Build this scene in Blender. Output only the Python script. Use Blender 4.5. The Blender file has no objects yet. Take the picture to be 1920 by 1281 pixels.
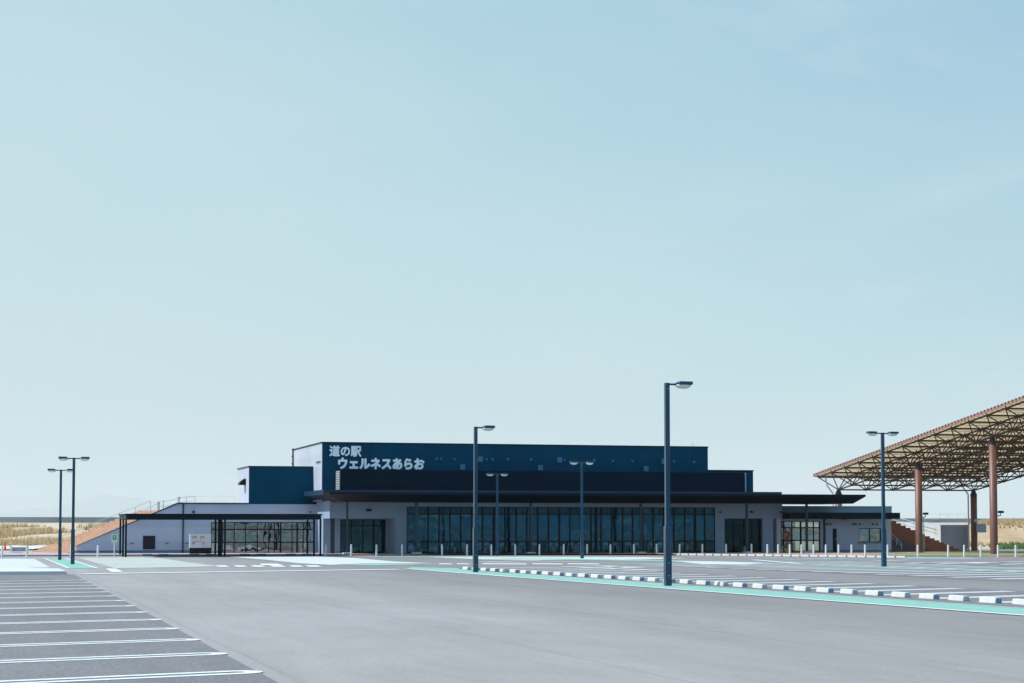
import bpy, math, random
from mathutils import Vector
random.seed(7)
C = bpy.context.scene.collection
R = math.radians

# ------------------------------------------------------------------ camera, sky, sun, exposure
FPX = 3470.0                      # focal length in photo pixels (1920 wide), about 65 mm
PITCH = R(3.31)
CAM_Z = 1.4
SLOPE = 16/3470.0                 # the car park drains gently away from the camera
CYP = 985 - FPX*math.tan(PITCH)   # principal row of the photo
cam = bpy.data.cameras.new('camera'); camo = bpy.data.objects.new('camera', cam); C.objects.link(camo)
cam.sensor_width = 36; cam.lens = FPX*36/1920; cam.shift_y = (CYP-640.5)/1920
cam.clip_start = 0.2; cam.clip_end = 120000
camo.location = (0, 0, CAM_Z); camo.rotation_euler = (R(90)+PITCH, 0, 0)
bpy.context.scene.camera = camo
bpy.context.scene.cycles.volume_bounces = 1

SUN_EL, SUN_AZ = 50.0, 270.0      # from the left (-X)
EXPO = 0.86
vs = bpy.context.scene.view_settings
vs.view_transform = 'Standard'; vs.look = 'None'; vs.exposure = EXPO; vs.gamma = 1.0; vs.use_curve_mapping = False
W = bpy.data.worlds.new('World'); bpy.context.scene.world = W; W.use_nodes = True
nt = W.node_tree; N = nt.nodes; L = nt.links
bg = N['Background']
sky = N.new('ShaderNodeTexSky'); sky.sky_type = 'NISHITA'; sky.sun_disc = False
sky.sun_elevation = R(SUN_EL); sky.sun_rotation = R(SUN_AZ)
sky.air_density = 1.0; sky.dust_density = 2.2; sky.ozone_density = 1.0; sky.altitude = 0
bg.inputs['Strength'].default_value = 0.1
tc = N.new('ShaderNodeTexCoord')
mp = N.new('ShaderNodeMapping'); mp.inputs['Scale'].default_value = (1.3, 1.3, 4.0); mp.inputs['Rotation'].default_value = (0.15, 0.30, 0.2)
nz = N.new('ShaderNodeTexNoise'); nz.inputs['Scale'].default_value = 2.6; nz.inputs['Detail'].default_value = 5; nz.inputs['Roughness'].default_value = 0.55
sx = N.new('ShaderNodeSeparateXYZ')
def wmath(op, a, b, clamp=False):
    k = N.new('ShaderNodeMath'); k.operation = op; k.use_clamp = clamp
    for i, q in enumerate((a, b)):
        if isinstance(q, (int, float)): k.inputs[i].default_value = q
        else: L.new(q, k.inputs[i])
    return k.outputs[0]
# thin high veil over the whole sky: whiter low down on the sun's side, bluer high up and away from it
cl = wmath('MULTIPLY', wmath('SUBTRACT', nz.outputs['Fac'], 0.5), 0.9)
white = wmath('ADD', wmath('MULTIPLY', sx.outputs['X'], -1.7), wmath('ADD', wmath('MULTIPLY', sx.outputs['Z'], -1.6), wmath('ADD', cl, 0.40)), True)
blue = wmath('ADD', wmath('MULTIPLY', sx.outputs['X'], 2.2), wmath('SUBTRACT', wmath('MULTIPLY', sx.outputs['Z'], 3.0), wmath('ADD', cl, 0.55)), True)
vcol = N.new('ShaderNodeMix'); vcol.data_type = 'RGBA'
vcol.inputs['A'].default_value = (2.40, 3.72, 4.08, 1); vcol.inputs['B'].default_value = (3.20, 4.08, 4.25, 1)
vcol2 = N.new('ShaderNodeMix'); vcol2.data_type = 'RGBA'; vcol2.inputs['B'].default_value = (1.60, 2.98, 3.80, 1)
mixc = N.new('ShaderNodeMix'); mixc.data_type = 'RGBA'; mixc.inputs['Factor'].default_value = 0.85
L.new(vcol.outputs['Result'], vcol2.inputs['A']); L.new(blue, vcol2.inputs['Factor'])
L.new(tc.outputs['Generated'], mp.inputs['Vector']); L.new(mp.outputs['Vector'], nz.inputs['Vector']); L.new(tc.outputs['Generated'], sx.inputs['Vector'])
L.new(white, vcol.inputs['Factor']); mp2 = N.new('ShaderNodeMapping'); mp2.inputs['Scale'].default_value = (1.0, 1.0, 3.2); mp2.inputs['Rotation'].default_value = (0.1, -0.42, 0.0)
nz2 = N.new('ShaderNodeTexNoise'); nz2.inputs['Scale'].default_value = 4.2; nz2.inputs['Detail'].default_value = 7; nz2.inputs['Roughness'].default_value = 0.58; nz2.inputs['Distortion'].default_value = 0.6
L.new(tc.outputs['Generated'], mp2.inputs['Vector']); L.new(mp2.outputs['Vector'], nz2.inputs['Vector'])
wisp = N.new('ShaderNodeMapRange'); wisp.interpolation_type = 'SMOOTHSTEP'; wisp.inputs['From Min'].default_value = 0.46; wisp.inputs['From Max'].default_value = 0.74; wisp.inputs['To Max'].default_value = 0.85
L.new(nz2.outputs['Fac'], wisp.inputs['Value'])
vcol3 = N.new('ShaderNodeMix'); vcol3.data_type = 'RGBA'; vcol3.inputs['B'].default_value = (2.95, 3.98, 4.22, 1)
L.new(wisp.outputs['Result'], vcol3.inputs['Factor']); L.new(vcol2.outputs['Result'], vcol3.inputs['A'])
zen = wmath('MULTIPLY', wmath('SUBTRACT', sx.outputs['Z'], 0.36), 2.0, True)      # deeper blue overhead
vcol4 = N.new('ShaderNodeMix'); vcol4.data_type = 'RGBA'; vcol4.inputs['B'].default_value = (2.1, 4.0, 6.9, 1)
L.new(zen, vcol4.inputs['Factor']); L.new(vcol3.outputs['Result'], vcol4.inputs['A']); L.new(vcol4.outputs['Result'], mixc.inputs['B'])
L.new(sky.outputs['Color'], mixc.inputs['A']); L.new(mixc.outputs['Result'], bg.inputs['Color'])

sun = bpy.data.lights.new('sun', 'SUN'); sun.energy = 3.2; sun.angle = R(0.5); sun.color = (1.0, 0.95, 0.87)
suno = bpy.data.objects.new('sun', sun); C.objects.link(suno)
sd = Vector((-math.cos(R(SUN_EL)), 0, math.sin(R(SUN_EL))))
suno.rotation_euler = sd.to_track_quat('Z', 'Y').to_euler(); suno.location = (-60, 60, 80)

# ------------------------------------------------------------------ surveying helpers
def ray(x, y):
    b = (CYP-y)/FPX
    return (x-960)/FPX, math.cos(PITCH)-b*math.sin(PITCH), math.sin(PITCH)+b*math.cos(PITCH)
def G(x, y):                                      # where the car park is seen at photo pixel x, y
    X, Y, Z = ray(x, y); t = -CAM_Z/(Z+SLOPE*Y); return Vector((X*t, Y*t, CAM_Z+Z*t))
ANG = R(15.5); ca, sa = math.cos(ANG), math.sin(ANG)
O = G(762, 1040.5)                                # site origin: foot of the glazed front
def loc(p): dx, dy = p[0]-O.x, p[1]-O.y; return (dx*ca+dy*sa, -dx*sa+dy*ca)
def P(x, y): return loc(G(x, y))                  # pixel -> site (u along the front, v towards the back)
def wld(u, v, z=0): return Vector((O.x+u*ca-v*sa, O.y+u*sa+v*ca, O.z+z))
def gz(u, v): return -SLOPE*(O.y+u*sa+v*ca)-O.z   # car park height in site coordinates
def S(x, y, v):                                   # pixel on the upright plane v = const -> (u, z)
    X, Y, Z = ray(x, y); t = (-sa*O.x+ca*O.y+v)/(-sa*X+ca*Y)
    return (X*t-O.x)*ca+(Y*t-O.y)*sa, CAM_Z+Z*t-O.z
def SU(x, v): return S(x, 985, v)[0]
def SZ(x, y, v): return S(x, y, v)[1]
def onU(x, u):
    X, Y, _ = ray(x, 900); k = X/Y
    return (k*(O.y+u*sa)-(O.x+u*ca))/(-sa-k*ca)

# ------------------------------------------------------------------ materials
def mat(name, col, rough=0.6, metal=0.0, var=0.0, vscale=2.0, stretch=None, bump=0.0, bscale=40.0, spec=0.5, col2=None):
    m = bpy.data.materials.new(name); m.use_nodes = True
    n = m.node_tree.nodes; l = m.node_tree.links; b = n['Principled BSDF']
    b.inputs['Roughness'].default_value = rough; b.inputs['Metallic'].default_value = metal
    b.inputs['Specular IOR Level'].default_value = spec
    b.inputs['Base Color'].default_value = (*col, 1)
    if var > 0:
        t = n.new('ShaderNodeTexCoord'); mpn = n.new('ShaderNodeMapping')
        if stretch: mpn.inputs['Scale'].default_value = stretch
        z = n.new('ShaderNodeTexNoise'); z.inputs['Scale'].default_value = vscale; z.inputs['Detail'].default_value = 6
        z.inputs['Roughness'].default_value = 0.62
        r = n.new('ShaderNodeValToRGB'); c2 = col2 or col
        r.color_ramp.elements[0].position = 0.3; r.color_ramp.elements[1].position = 0.7
        r.color_ramp.elements[0].color = (*[max(0, k*(1-var)) for k in col], 1)
        r.color_ramp.elements[1].color = (*[min(1, k*(1+var)) for k in c2], 1)
        l.new(t.outputs['Object'], mpn.inputs['Vector']); l.new(mpn.outputs['Vector'], z.inputs['Vector'])
        l.new(z.outputs['Fac'], r.inputs['Fac']); l.new(r.outputs['Color'], b.inputs['Base Color'])
    if bump > 0:
        t2 = n.new('ShaderNodeTexCoord'); z2 = n.new('ShaderNodeTexNoise'); z2.inputs['Scale'].default_value = bscale; z2.inputs['Detail'].default_value = 4
        bp = n.new('ShaderNodeBump'); bp.inputs['Strength'].default_value = bump; bp.inputs['Distance'].default_value = 0.02
        l.new(t2.outputs['Object'], z2.inputs['Vector']); l.new(z2.outputs['Fac'], bp.inputs['Height']); l.new(bp.outputs['Normal'], b.inputs['Normal'])
    return m

def asphalt(name, col, seams):
    m = bpy.data.materials.new(name); m.use_nodes = True
    n = m.node_tree.nodes; l = m.node_tree.links; b = n['Principled BSDF']
    b.inputs['Roughness'].default_value = 0.9; b.inputs['Specular IOR Level'].default_value = 0.25
    t = n.new('ShaderNodeTexCoord')
    def noise(scale, detail, st):
        q = n.new('ShaderNodeMapping'); q.inputs['Scale'].default_value = st
        z = n.new('ShaderNodeTexNoise'); z.inputs['Scale'].default_value = scale; z.inputs['Detail'].default_value = detail; z.inputs['Roughness'].default_value = 0.6
        l.new(t.outputs['Object'], q.inputs['Vector']); l.new(q.outputs['Vector'], z.inputs['Vector']); return z
    big = noise(0.55, 4, (1.0, 0.13, 1.0)); mid = noise(2.4, 5, (1.0, 0.22, 1.0)); fine = noise(24.0, 3, (1, 1, 1)); patch = noise(0.09, 3, (1, 1, 1))
    def mrange(src, a, bb):
        r = n.new('ShaderNodeMapRange'); r.inputs['From Min'].default_value = 0.25; r.inputs['From Max'].default_value = 0.75
        r.inputs['To Min'].default_value = a; r.inputs['To Max'].default_value = bb; l.new(src, r.inputs['Value']); return r.outputs['Result']
    def mul(x, y):
        k = n.new('ShaderNodeMath'); k.operation = 'MULTIPLY'; l.new(x, k.inputs[0]); l.new(y, k.inputs[1]); return k.outputs[0]
    f = mul(mul(mrange(big.outputs['Fac'], 0.88, 1.12), mrange(mid.outputs['Fac'], 0.93, 1.07)), mul(mrange(fine.outputs['Fac'], 1-seams[1], 1+seams[1]), mrange(patch.outputs['Fac'], 0.94, 1.06)))
    vo = n.new('ShaderNodeTexVoronoi'); vo.inputs['Scale'].default_value = 0.7; l.new(t.outputs['Object'], vo.inputs['Vector'])
    vr = n.new('ShaderNodeMapRange'); vr.inputs['From Min'].default_value = 0.018; vr.inputs['From Max'].default_value = 0.032; vr.inputs['To Min'].default_value = 0.62; vr.inputs['To Max'].default_value = 1.0
    l.new(vo.outputs['Distance'], vr.inputs['Value']); f = mul(f, vr.outputs['Result'])
    if seams[0]:
        s0 = n.new('ShaderNodeSeparateXYZ'); l.new(t.outputs['Object'], s0.inputs['Vector'])
        ag = n.new('ShaderNodeMapRange'); ag.interpolation_type = 'SMOOTHSTEP'; ag.inputs['From Min'].default_value = -22; ag.inputs['From Max'].default_value = -10; ag.inputs['To Min'].default_value = 1.07; ag.inputs['To Max'].default_value = 0.76
        l.new(s0.outputs['X'], ag.inputs['Value']); f = mul(f, ag.outputs['Result'])    # paler at the left of the aisle, darker to the right
        sp = n.new('ShaderNodeSeparateXYZ'); l.new(t.outputs['Object'], sp.inputs['Vector'])
        wob = n.new('ShaderNodeMath'); wob.operation = 'MULTIPLY_ADD'; wob.inputs[1].default_value = 0.25; l.new(big.outputs['Fac'], wob.inputs[0]); l.new(sp.outputs['X'], wob.inputs[2])
        dv = n.new('ShaderNodeMath'); dv.operation = 'DIVIDE'; dv.inputs[1].default_value = seams[0]; l.new(wob.outputs[0], dv.inputs[0])
        fr = n.new('ShaderNodeMath'); fr.operation = 'FRACT'; l.new(dv.outputs[0], fr.inputs[0])
        r = n.new('ShaderNodeValToRGB'); e = r.color_ramp.elements
        e[0].position = 0.0; e[0].color = (1, 1, 1, 1); e[1].position = 1.0; e[1].color = (1, 1, 1, 1)
        for pos, val in ((0.487, 1.0), (0.497, 0.88), (0.503, 0.88), (0.515, 1.0)):
            k = e.new(pos); k.color = (val, val, val, 1)
        l.new(fr.outputs[0], r.inputs['Fac']); f = mul(f, r.outputs['Color'])
    vm = n.new('ShaderNodeMix'); vm.data_type = 'RGBA'; vm.blend_type = 'MULTIPLY'; vm.inputs['Factor'].default_value = 1.0
    vm.inputs['A'].default_value = (*col, 1); l.new(f, vm.inputs['B']); l.new(vm.outputs['Result'], b.inputs['Base Color'])
    bp = n.new('ShaderNodeBump'); bp.inputs['Strength'].default_value = 0.35; bp.inputs['Distance'].default_value = 0.01
    l.new(fine.outputs['Fac'], bp.inputs['Height']); l.new(bp.outputs['Normal'], b.inputs['Normal'])
    return m

def panelled(name, col, wid, rough=0.5, depth=0.10, horiz=False, spec=0.4, axis='X'):
    """wall cladding: flat panels with thin darker joints every wid metres, faint unevenness"""
    m = bpy.data.materials.new(name); m.use_nodes = True
    n = m.node_tree.nodes; l = m.node_tree.links; b = n['Principled BSDF']
    b.inputs['Roughness'].default_value = rough; b.inputs['Specular IOR Level'].default_value = spec
    t = n.new('ShaderNodeTexCoord'); sp = n.new('ShaderNodeSeparateXYZ'); l.new(t.outputs['Object'], sp.inputs['Vector'])
    ad = n.new('ShaderNodeMath'); ad.operation = 'ADD'; l.new(sp.outputs['X'], ad.inputs[0]); l.new(sp.outputs['Y'], ad.inputs[1])
    dv = n.new('ShaderNodeMath'); dv.operation = 'DIVIDE'; dv.inputs[1].default_value = wid
    l.new(sp.outputs['Z'] if horiz else ad.outputs[0], dv.inputs[0])
    fr = n.new('ShaderNodeMath'); fr.operation = 'FRACT'; l.new(dv.outputs[0], fr.inputs[0])
    r = n.new('ShaderNodeValToRGB'); e = r.color_ramp.elements
    w = min(0.2, 0.02/wid)
    e[0].position = 0; e[0].color = (1-depth,)*3+(1,); e[1].position = w; e[1].color = (1, 1, 1, 1)
    l.new(fr.outputs[0], r.inputs['Fac'])
    z = n.new('ShaderNodeTexNoise'); z.inputs['Scale'].default_value = 0.6; z.inputs['Detail'].default_value = 5
    l.new(t.outputs['Object'], z.inputs['Vector'])
    mr = n.new('ShaderNodeMapRange'); mr.inputs['From Min'].default_value = 0.3; mr.inputs['From Max'].default_value = 0.7
    mr.inputs['To Min'].default_value = 0.93; mr.inputs['To Max'].default_value = 1.06; l.new(z.outputs['Fac'], mr.inputs['Value'])
    fl = n.new('ShaderNodeMath'); fl.operation = 'FLOOR'; l.new(dv.outputs[0], fl.inputs[0])
    wn = n.new('ShaderNodeTexWhiteNoise'); wn.noise_dimensions = '1D'; l.new(fl.outputs[0], wn.inputs['W'])
    wr = n.new('ShaderNodeMapRange'); wr.inputs['To Min'].default_value = 0.94; wr.inputs['To Max'].default_value = 1.06; l.new(wn.outputs['Value'], wr.inputs['Value'])
    pm = n.new('ShaderNodeMath'); pm.operation = 'MULTIPLY'; l.new(wr.outputs['Result'], pm.inputs[0]); l.new(r.outputs['Color'], pm.inputs[1])
    k = n.new('ShaderNodeMix'); k.data_type = 'RGBA'; k.blend_type = 'MULTIPLY'; k.inputs['Factor'].default_value = 1
    k.inputs['A'].default_value = (*col, 1); l.new(pm.outputs[0], k.inputs['B'])
    k2 = n.new('ShaderNodeMix'); k2.data_type = 'RGBA'; k2.blend_type = 'MULTIPLY'; k2.inputs['Factor'].default_value = 1
    l.new(k.outputs['Result'], k2.inputs['A']); l.new(mr.outputs['Result'], k2.inputs['B'])
    l.new(k2.outputs['Result'], b.inputs['Base Color'])
    return m

def brick(name, c1, c2, mortar, bw=0.22, bh=0.075):
    m = bpy.data.materials.new(name); m.use_nodes = True
    n = m.node_tree.nodes; l = m.node_tree.links; b = n['Principled BSDF']; b.inputs['Roughness'].default_value = 0.85
    t = n.new('ShaderNodeTexCoord'); sp = n.new('ShaderNodeSeparateXYZ'); l.new(t.outputs['Object'], sp.inputs['Vector'])
    ad = n.new('ShaderNodeMath'); ad.operation = 'ADD'; l.new(sp.outputs['X'], ad.inputs[0]); l.new(sp.outputs['Y'], ad.inputs[1])
    cb = n.new('ShaderNodeCombineXYZ'); l.new(ad.outputs[0], cb.inputs['X']); l.new(sp.outputs['Z'], cb.inputs['Y'])
    br = n.new('ShaderNodeTexBrick'); br.inputs['Scale'].default_value = 1.0; br.inputs['Brick Width'].default_value = bw; br.inputs['Row Height'].default_value = bh
    br.inputs['Mortar Size'].default_value = 0.008; br.inputs['Color1'].default_value = (*c1, 1); br.inputs['Color2'].default_value = (*c2, 1); br.inputs['Mortar'].default_value = (*mortar, 1)
    l.new(cb.outputs['Vector'], br.inputs['Vector'])
    z = n.new('ShaderNodeTexNoise'); z.inputs['Scale'].default_value = 0.8; z.inputs['Detail'].default_value = 5; l.new(t.outputs['Object'], z.inputs['Vector'])
    mr = n.new('ShaderNodeMapRange'); mr.inputs['From Min'].default_value = 0.3; mr.inputs['From Max'].default_value = 0.7; mr.inputs['To Min'].default_value = 0.88; mr.inputs['To Max'].default_value = 1.1
    l.new(z.outputs['Fac'], mr.inputs['Value'])
    k = n.new('ShaderNodeMix'); k.data_type = 'RGBA'; k.blend_type = 'MULTIPLY'; k.inputs['Factor'].default_value = 1
    l.new(br.outputs['Color'], k.inputs['A']); l.new(mr.outputs['Result'], k.inputs['B']); l.new(k.outputs['Result'], b.inputs['Base Color'])
    return m

def glass(name, tint, refl, wav=0.05, wscale=1.6, rcol=(0.75, 0.95, 1.0)):
    m = bpy.data.materials.new(name); m.use_nodes = True
    n = m.node_tree.nodes; l = m.node_tree.links; n.remove(n['Principled BSDF'])
    out = n['Material Output']; mx = n.new('ShaderNodeMixShader'); tr = n.new('ShaderNodeBsdfTransparent'); gl = n.new('ShaderNodeBsdfGlossy')
    tr.inputs['Color'].default_value = (*tint, 1); gl.inputs['Roughness'].default_value = 0.015; gl.inputs['Color'].default_value = (*rcol, 1)
    t = n.new('ShaderNodeTexCoord'); z = n.new('ShaderNodeTexNoise'); z.inputs['Scale'].default_value = wscale; z.inputs['Detail'].default_value = 1.5
    bp = n.new('ShaderNodeBump'); bp.inputs['Strength'].default_value = wav; bp.inputs['Distance'].default_value = 0.05
    l.new(t.outputs['Object'], z.inputs['Vector']); l.new(z.outputs['Fac'], bp.inputs['Height']); l.new(bp.outputs['Normal'], gl.inputs['Normal'])
    fr = n.new('ShaderNodeLayerWeight'); fr.inputs['Blend'].default_value = 0.35
    mr = n.new('ShaderNodeMapRange'); mr.inputs['To Min'].default_value = refl; mr.inputs['To Max'].default_value = min(1, refl+0.6)
    l.new(fr.outputs['Fresnel'], mr.inputs['Value']); mr.inputs['From Min'].default_value = 0.05
    l.new(mr.outputs['Result'], mx.inputs['Fac']); l.new(tr.outputs['BSDF'], mx.inputs[1]); l.new(gl.outputs['BSDF'], mx.inputs[2]); l.new(mx.outputs['Shader'], out.inputs['Surface'])
    return m

M = {}
M['aisle'] = asphalt('aisle_asphalt', (0.236, 0.232, 0.229), (3.6, 0.14))
M['bay'] = asphalt('bay_asphalt', (0.144, 0.147, 0.154), (0, 0.45))
M['line'] = mat('worn_white_line', (0.56, 0.60, 0.60), 0.7, var=0.16, vscale=9)
M['mint'] = mat('mint_paint', (0.168, 0.365, 0.300), 0.8, var=0.13, vscale=2.4)
M['pale'] = mat('pale_concrete', (0.44, 0.475, 0.455), 0.85, var=0.07, vscale=0.5)
M['pale_mint'] = mat('pale_mint_paving', (0.345, 0.38, 0.35), 0.85, var=0.07, vscale=0.5)
M['kerb'] = mat('kerb_concrete', (0.47, 0.51, 0.52), 0.8, var=0.06, vscale=1.0, bump=0.2)
M['pink'] = brick('pink_paving', (0.40, 0.33, 0.35), (0.34, 0.28, 0.31), (0.32, 0.30, 0.31), 0.3, 0.3)
M['orange_pave'] = mat('orange_paving', (0.50, 0.30, 0.19), 0.85, var=0.12, vscale=0.8)
M['brick'] = brick('orange_brick', (0.40, 0.245, 0.165), (0.35, 0.205, 0.135), (0.36, 0.27, 0.21), 0.3, 0.12)
M['brick_shaded'] = brick('shaded_brown_brick', (0.30, 0.115, 0.075), (0.25, 0.095, 0.065), (0.22, 0.11, 0.085), 0.3, 0.12)  # same brick as the left steps, with shade put into its colour
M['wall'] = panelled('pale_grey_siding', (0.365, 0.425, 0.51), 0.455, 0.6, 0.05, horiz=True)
M['wall_shaded'] = mat('shaded_pale_grey', (0.235, 0.325, 0.455), 0.7, var=0.04, vscale=0.5)  # same pale wall, its colour darkened for the canopy's shade
M['navy'] = panelled('navy_metal_panel', (0.0004, 0.056, 0.110), 2.1, 0.5, 0.55, spec=0.06)
M['navy_dark'] = mat('dark_navy_metal', (0.0005, 0.011, 0.026), 0.5, spec=0.15, var=0.08, vscale=1.0)
M['screen'] = panelled('dark_louvre', (0.0005, 0.012, 0.027), 0.16, 0.6, 0.5, horiz=True, spec=0.1)
M['canopy'] = mat('canopy_dark_metal', (0.001, 0.008, 0.018), 0.5, spec=0.15, var=0.06, vscale=0.6)
M['soffit'] = mat('reddish_timber_soffit', (0.30, 0.13, 0.10), 0.6, var=0.1, vscale=3, stretch=(0.2, 3, 1))
M['plinth'] = mat('blue_grey_plinth', (0.14, 0.25, 0.38), 0.7, var=0.05)
M['frame'] = mat('black_window_frame', (0.002, 0.006, 0.010), 0.45, spec=0.2)
M['post'] = mat('navy_steel_post', (0.004, 0.028, 0.055), 0.45)
M['lamp'] = mat('lamp_navy_paint', (0.0005, 0.040, 0.088), 0.35, spec=0.25, var=0.05, vscale=1.5)
_pb = M['lamp'].node_tree.nodes['Principled BSDF']; _pb.inputs['Coat Weight'].default_value = 0.6; _pb.inputs['Coat Roughness'].default_value = 0.08
M['lens'] = mat('lamp_lens', (0.62, 0.68, 0.66), 0.35)
M['alu'] = mat('aluminium', (0.55, 0.58, 0.60), 0.4, 0.3)
M['white'] = mat('white_paint', (0.68, 0.72, 0.73), 0.5, var=0.03)
M['stop_white'] = mat('wheel_stop_white', (0.48, 0.51, 0.505), 0.75, var=0.14, vscale=6)
M['stop_blue'] = mat('wheel_stop_blue', (0.17, 0.29, 0.42), 0.6)
M['stop_grey'] = mat('wheel_stop_grey', (0.42, 0.46, 0.49), 0.7)
M['kerb_blue'] = mat('blue_wheel_stop_paint', (0.02, 0.17, 0.33), 0.6)
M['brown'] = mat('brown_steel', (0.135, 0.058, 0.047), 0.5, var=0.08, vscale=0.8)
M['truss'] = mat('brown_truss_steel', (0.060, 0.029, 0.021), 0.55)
M['col_cap'] = mat('dark_column_cap', (0.03, 0.02, 0.03), 0.6)
M['black'] = mat('black_matte', (0.004, 0.005, 0.008), 0.8)
M['concrete'] = mat('plain_concrete', (0.33, 0.35, 0.42), 0.8, var=0.06, vscale=0.6, stretch=(3, 3, 0.4))
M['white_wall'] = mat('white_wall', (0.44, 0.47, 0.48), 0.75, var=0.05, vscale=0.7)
M['slate'] = mat('slate_wall', (0.095, 0.075, 0.10), 0.8, var=0.08)
M['rail'] = mat('galvanised_rail', (0.45, 0.50, 0.54), 0.4, 0.2)
M['glass'] = glass('tinted_glass', (0.48, 0.76, 0.88), 0.06, 0.28, 0.9, (0.36, 0.80, 1.0))
M['glass_wing'] = glass('grey_glass', (0.30, 0.36, 0.38), 0.26, 0.30, 0.9, (0.9, 0.95, 0.95))
M['glass_door'] = glass('dark_door_glass', (0.20, 0.35, 0.42), 0.03, 0.2, 0.9, (0.36, 0.80, 1.0))
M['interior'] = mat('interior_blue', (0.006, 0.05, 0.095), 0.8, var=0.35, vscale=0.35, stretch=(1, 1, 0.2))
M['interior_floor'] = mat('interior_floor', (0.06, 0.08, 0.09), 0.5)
M['beige'] = mat('beige_board', (0.45, 0.38, 0.36), 0.7)
M['red_ink'] = mat('salmon_print', (0.50, 0.20, 0.16), 0.7)
M['blue_ink'] = mat('slate_print', (0.18, 0.22, 0.36), 0.7)
M['green_sign'] = mat('green_sign', (0.01, 0.30, 0.16), 0.5)
M['cone'] = mat('orange_cone', (0.75, 0.06, 0.02), 0.5)
M['letter'] = mat('white_letter', (0.88, 0.95, 1.0), 0.4)

# membrane roof: some daylight comes through
m = bpy.data.materials.new('beige_roof_sheet'); m.use_nodes = True
n_ = m.node_tree.nodes; l_ = m.node_tree.links
b_ = n_['Principled BSDF']; b_.inputs['Base Color'].default_value = (0.62, 0.59, 0.51, 1); b_.inputs['Roughness'].default_value = 0.7
tr_ = n_.new('ShaderNodeBsdfTranslucent'); tr_.inputs['Color'].default_value = (0.82, 0.745, 0.60, 1)
mx_ = n_.new('ShaderNodeMixShader'); mx_.inputs['Fac'].default_value = 0.62
l_.new(b_.outputs['BSDF'], mx_.inputs[1]); l_.new(tr_.outputs['BSDF'], mx_.inputs[2]); l_.new(mx_.outputs['Shader'], n_['Material Output'].inputs['Surface'])
M['roof_sheet'] = m

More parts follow.
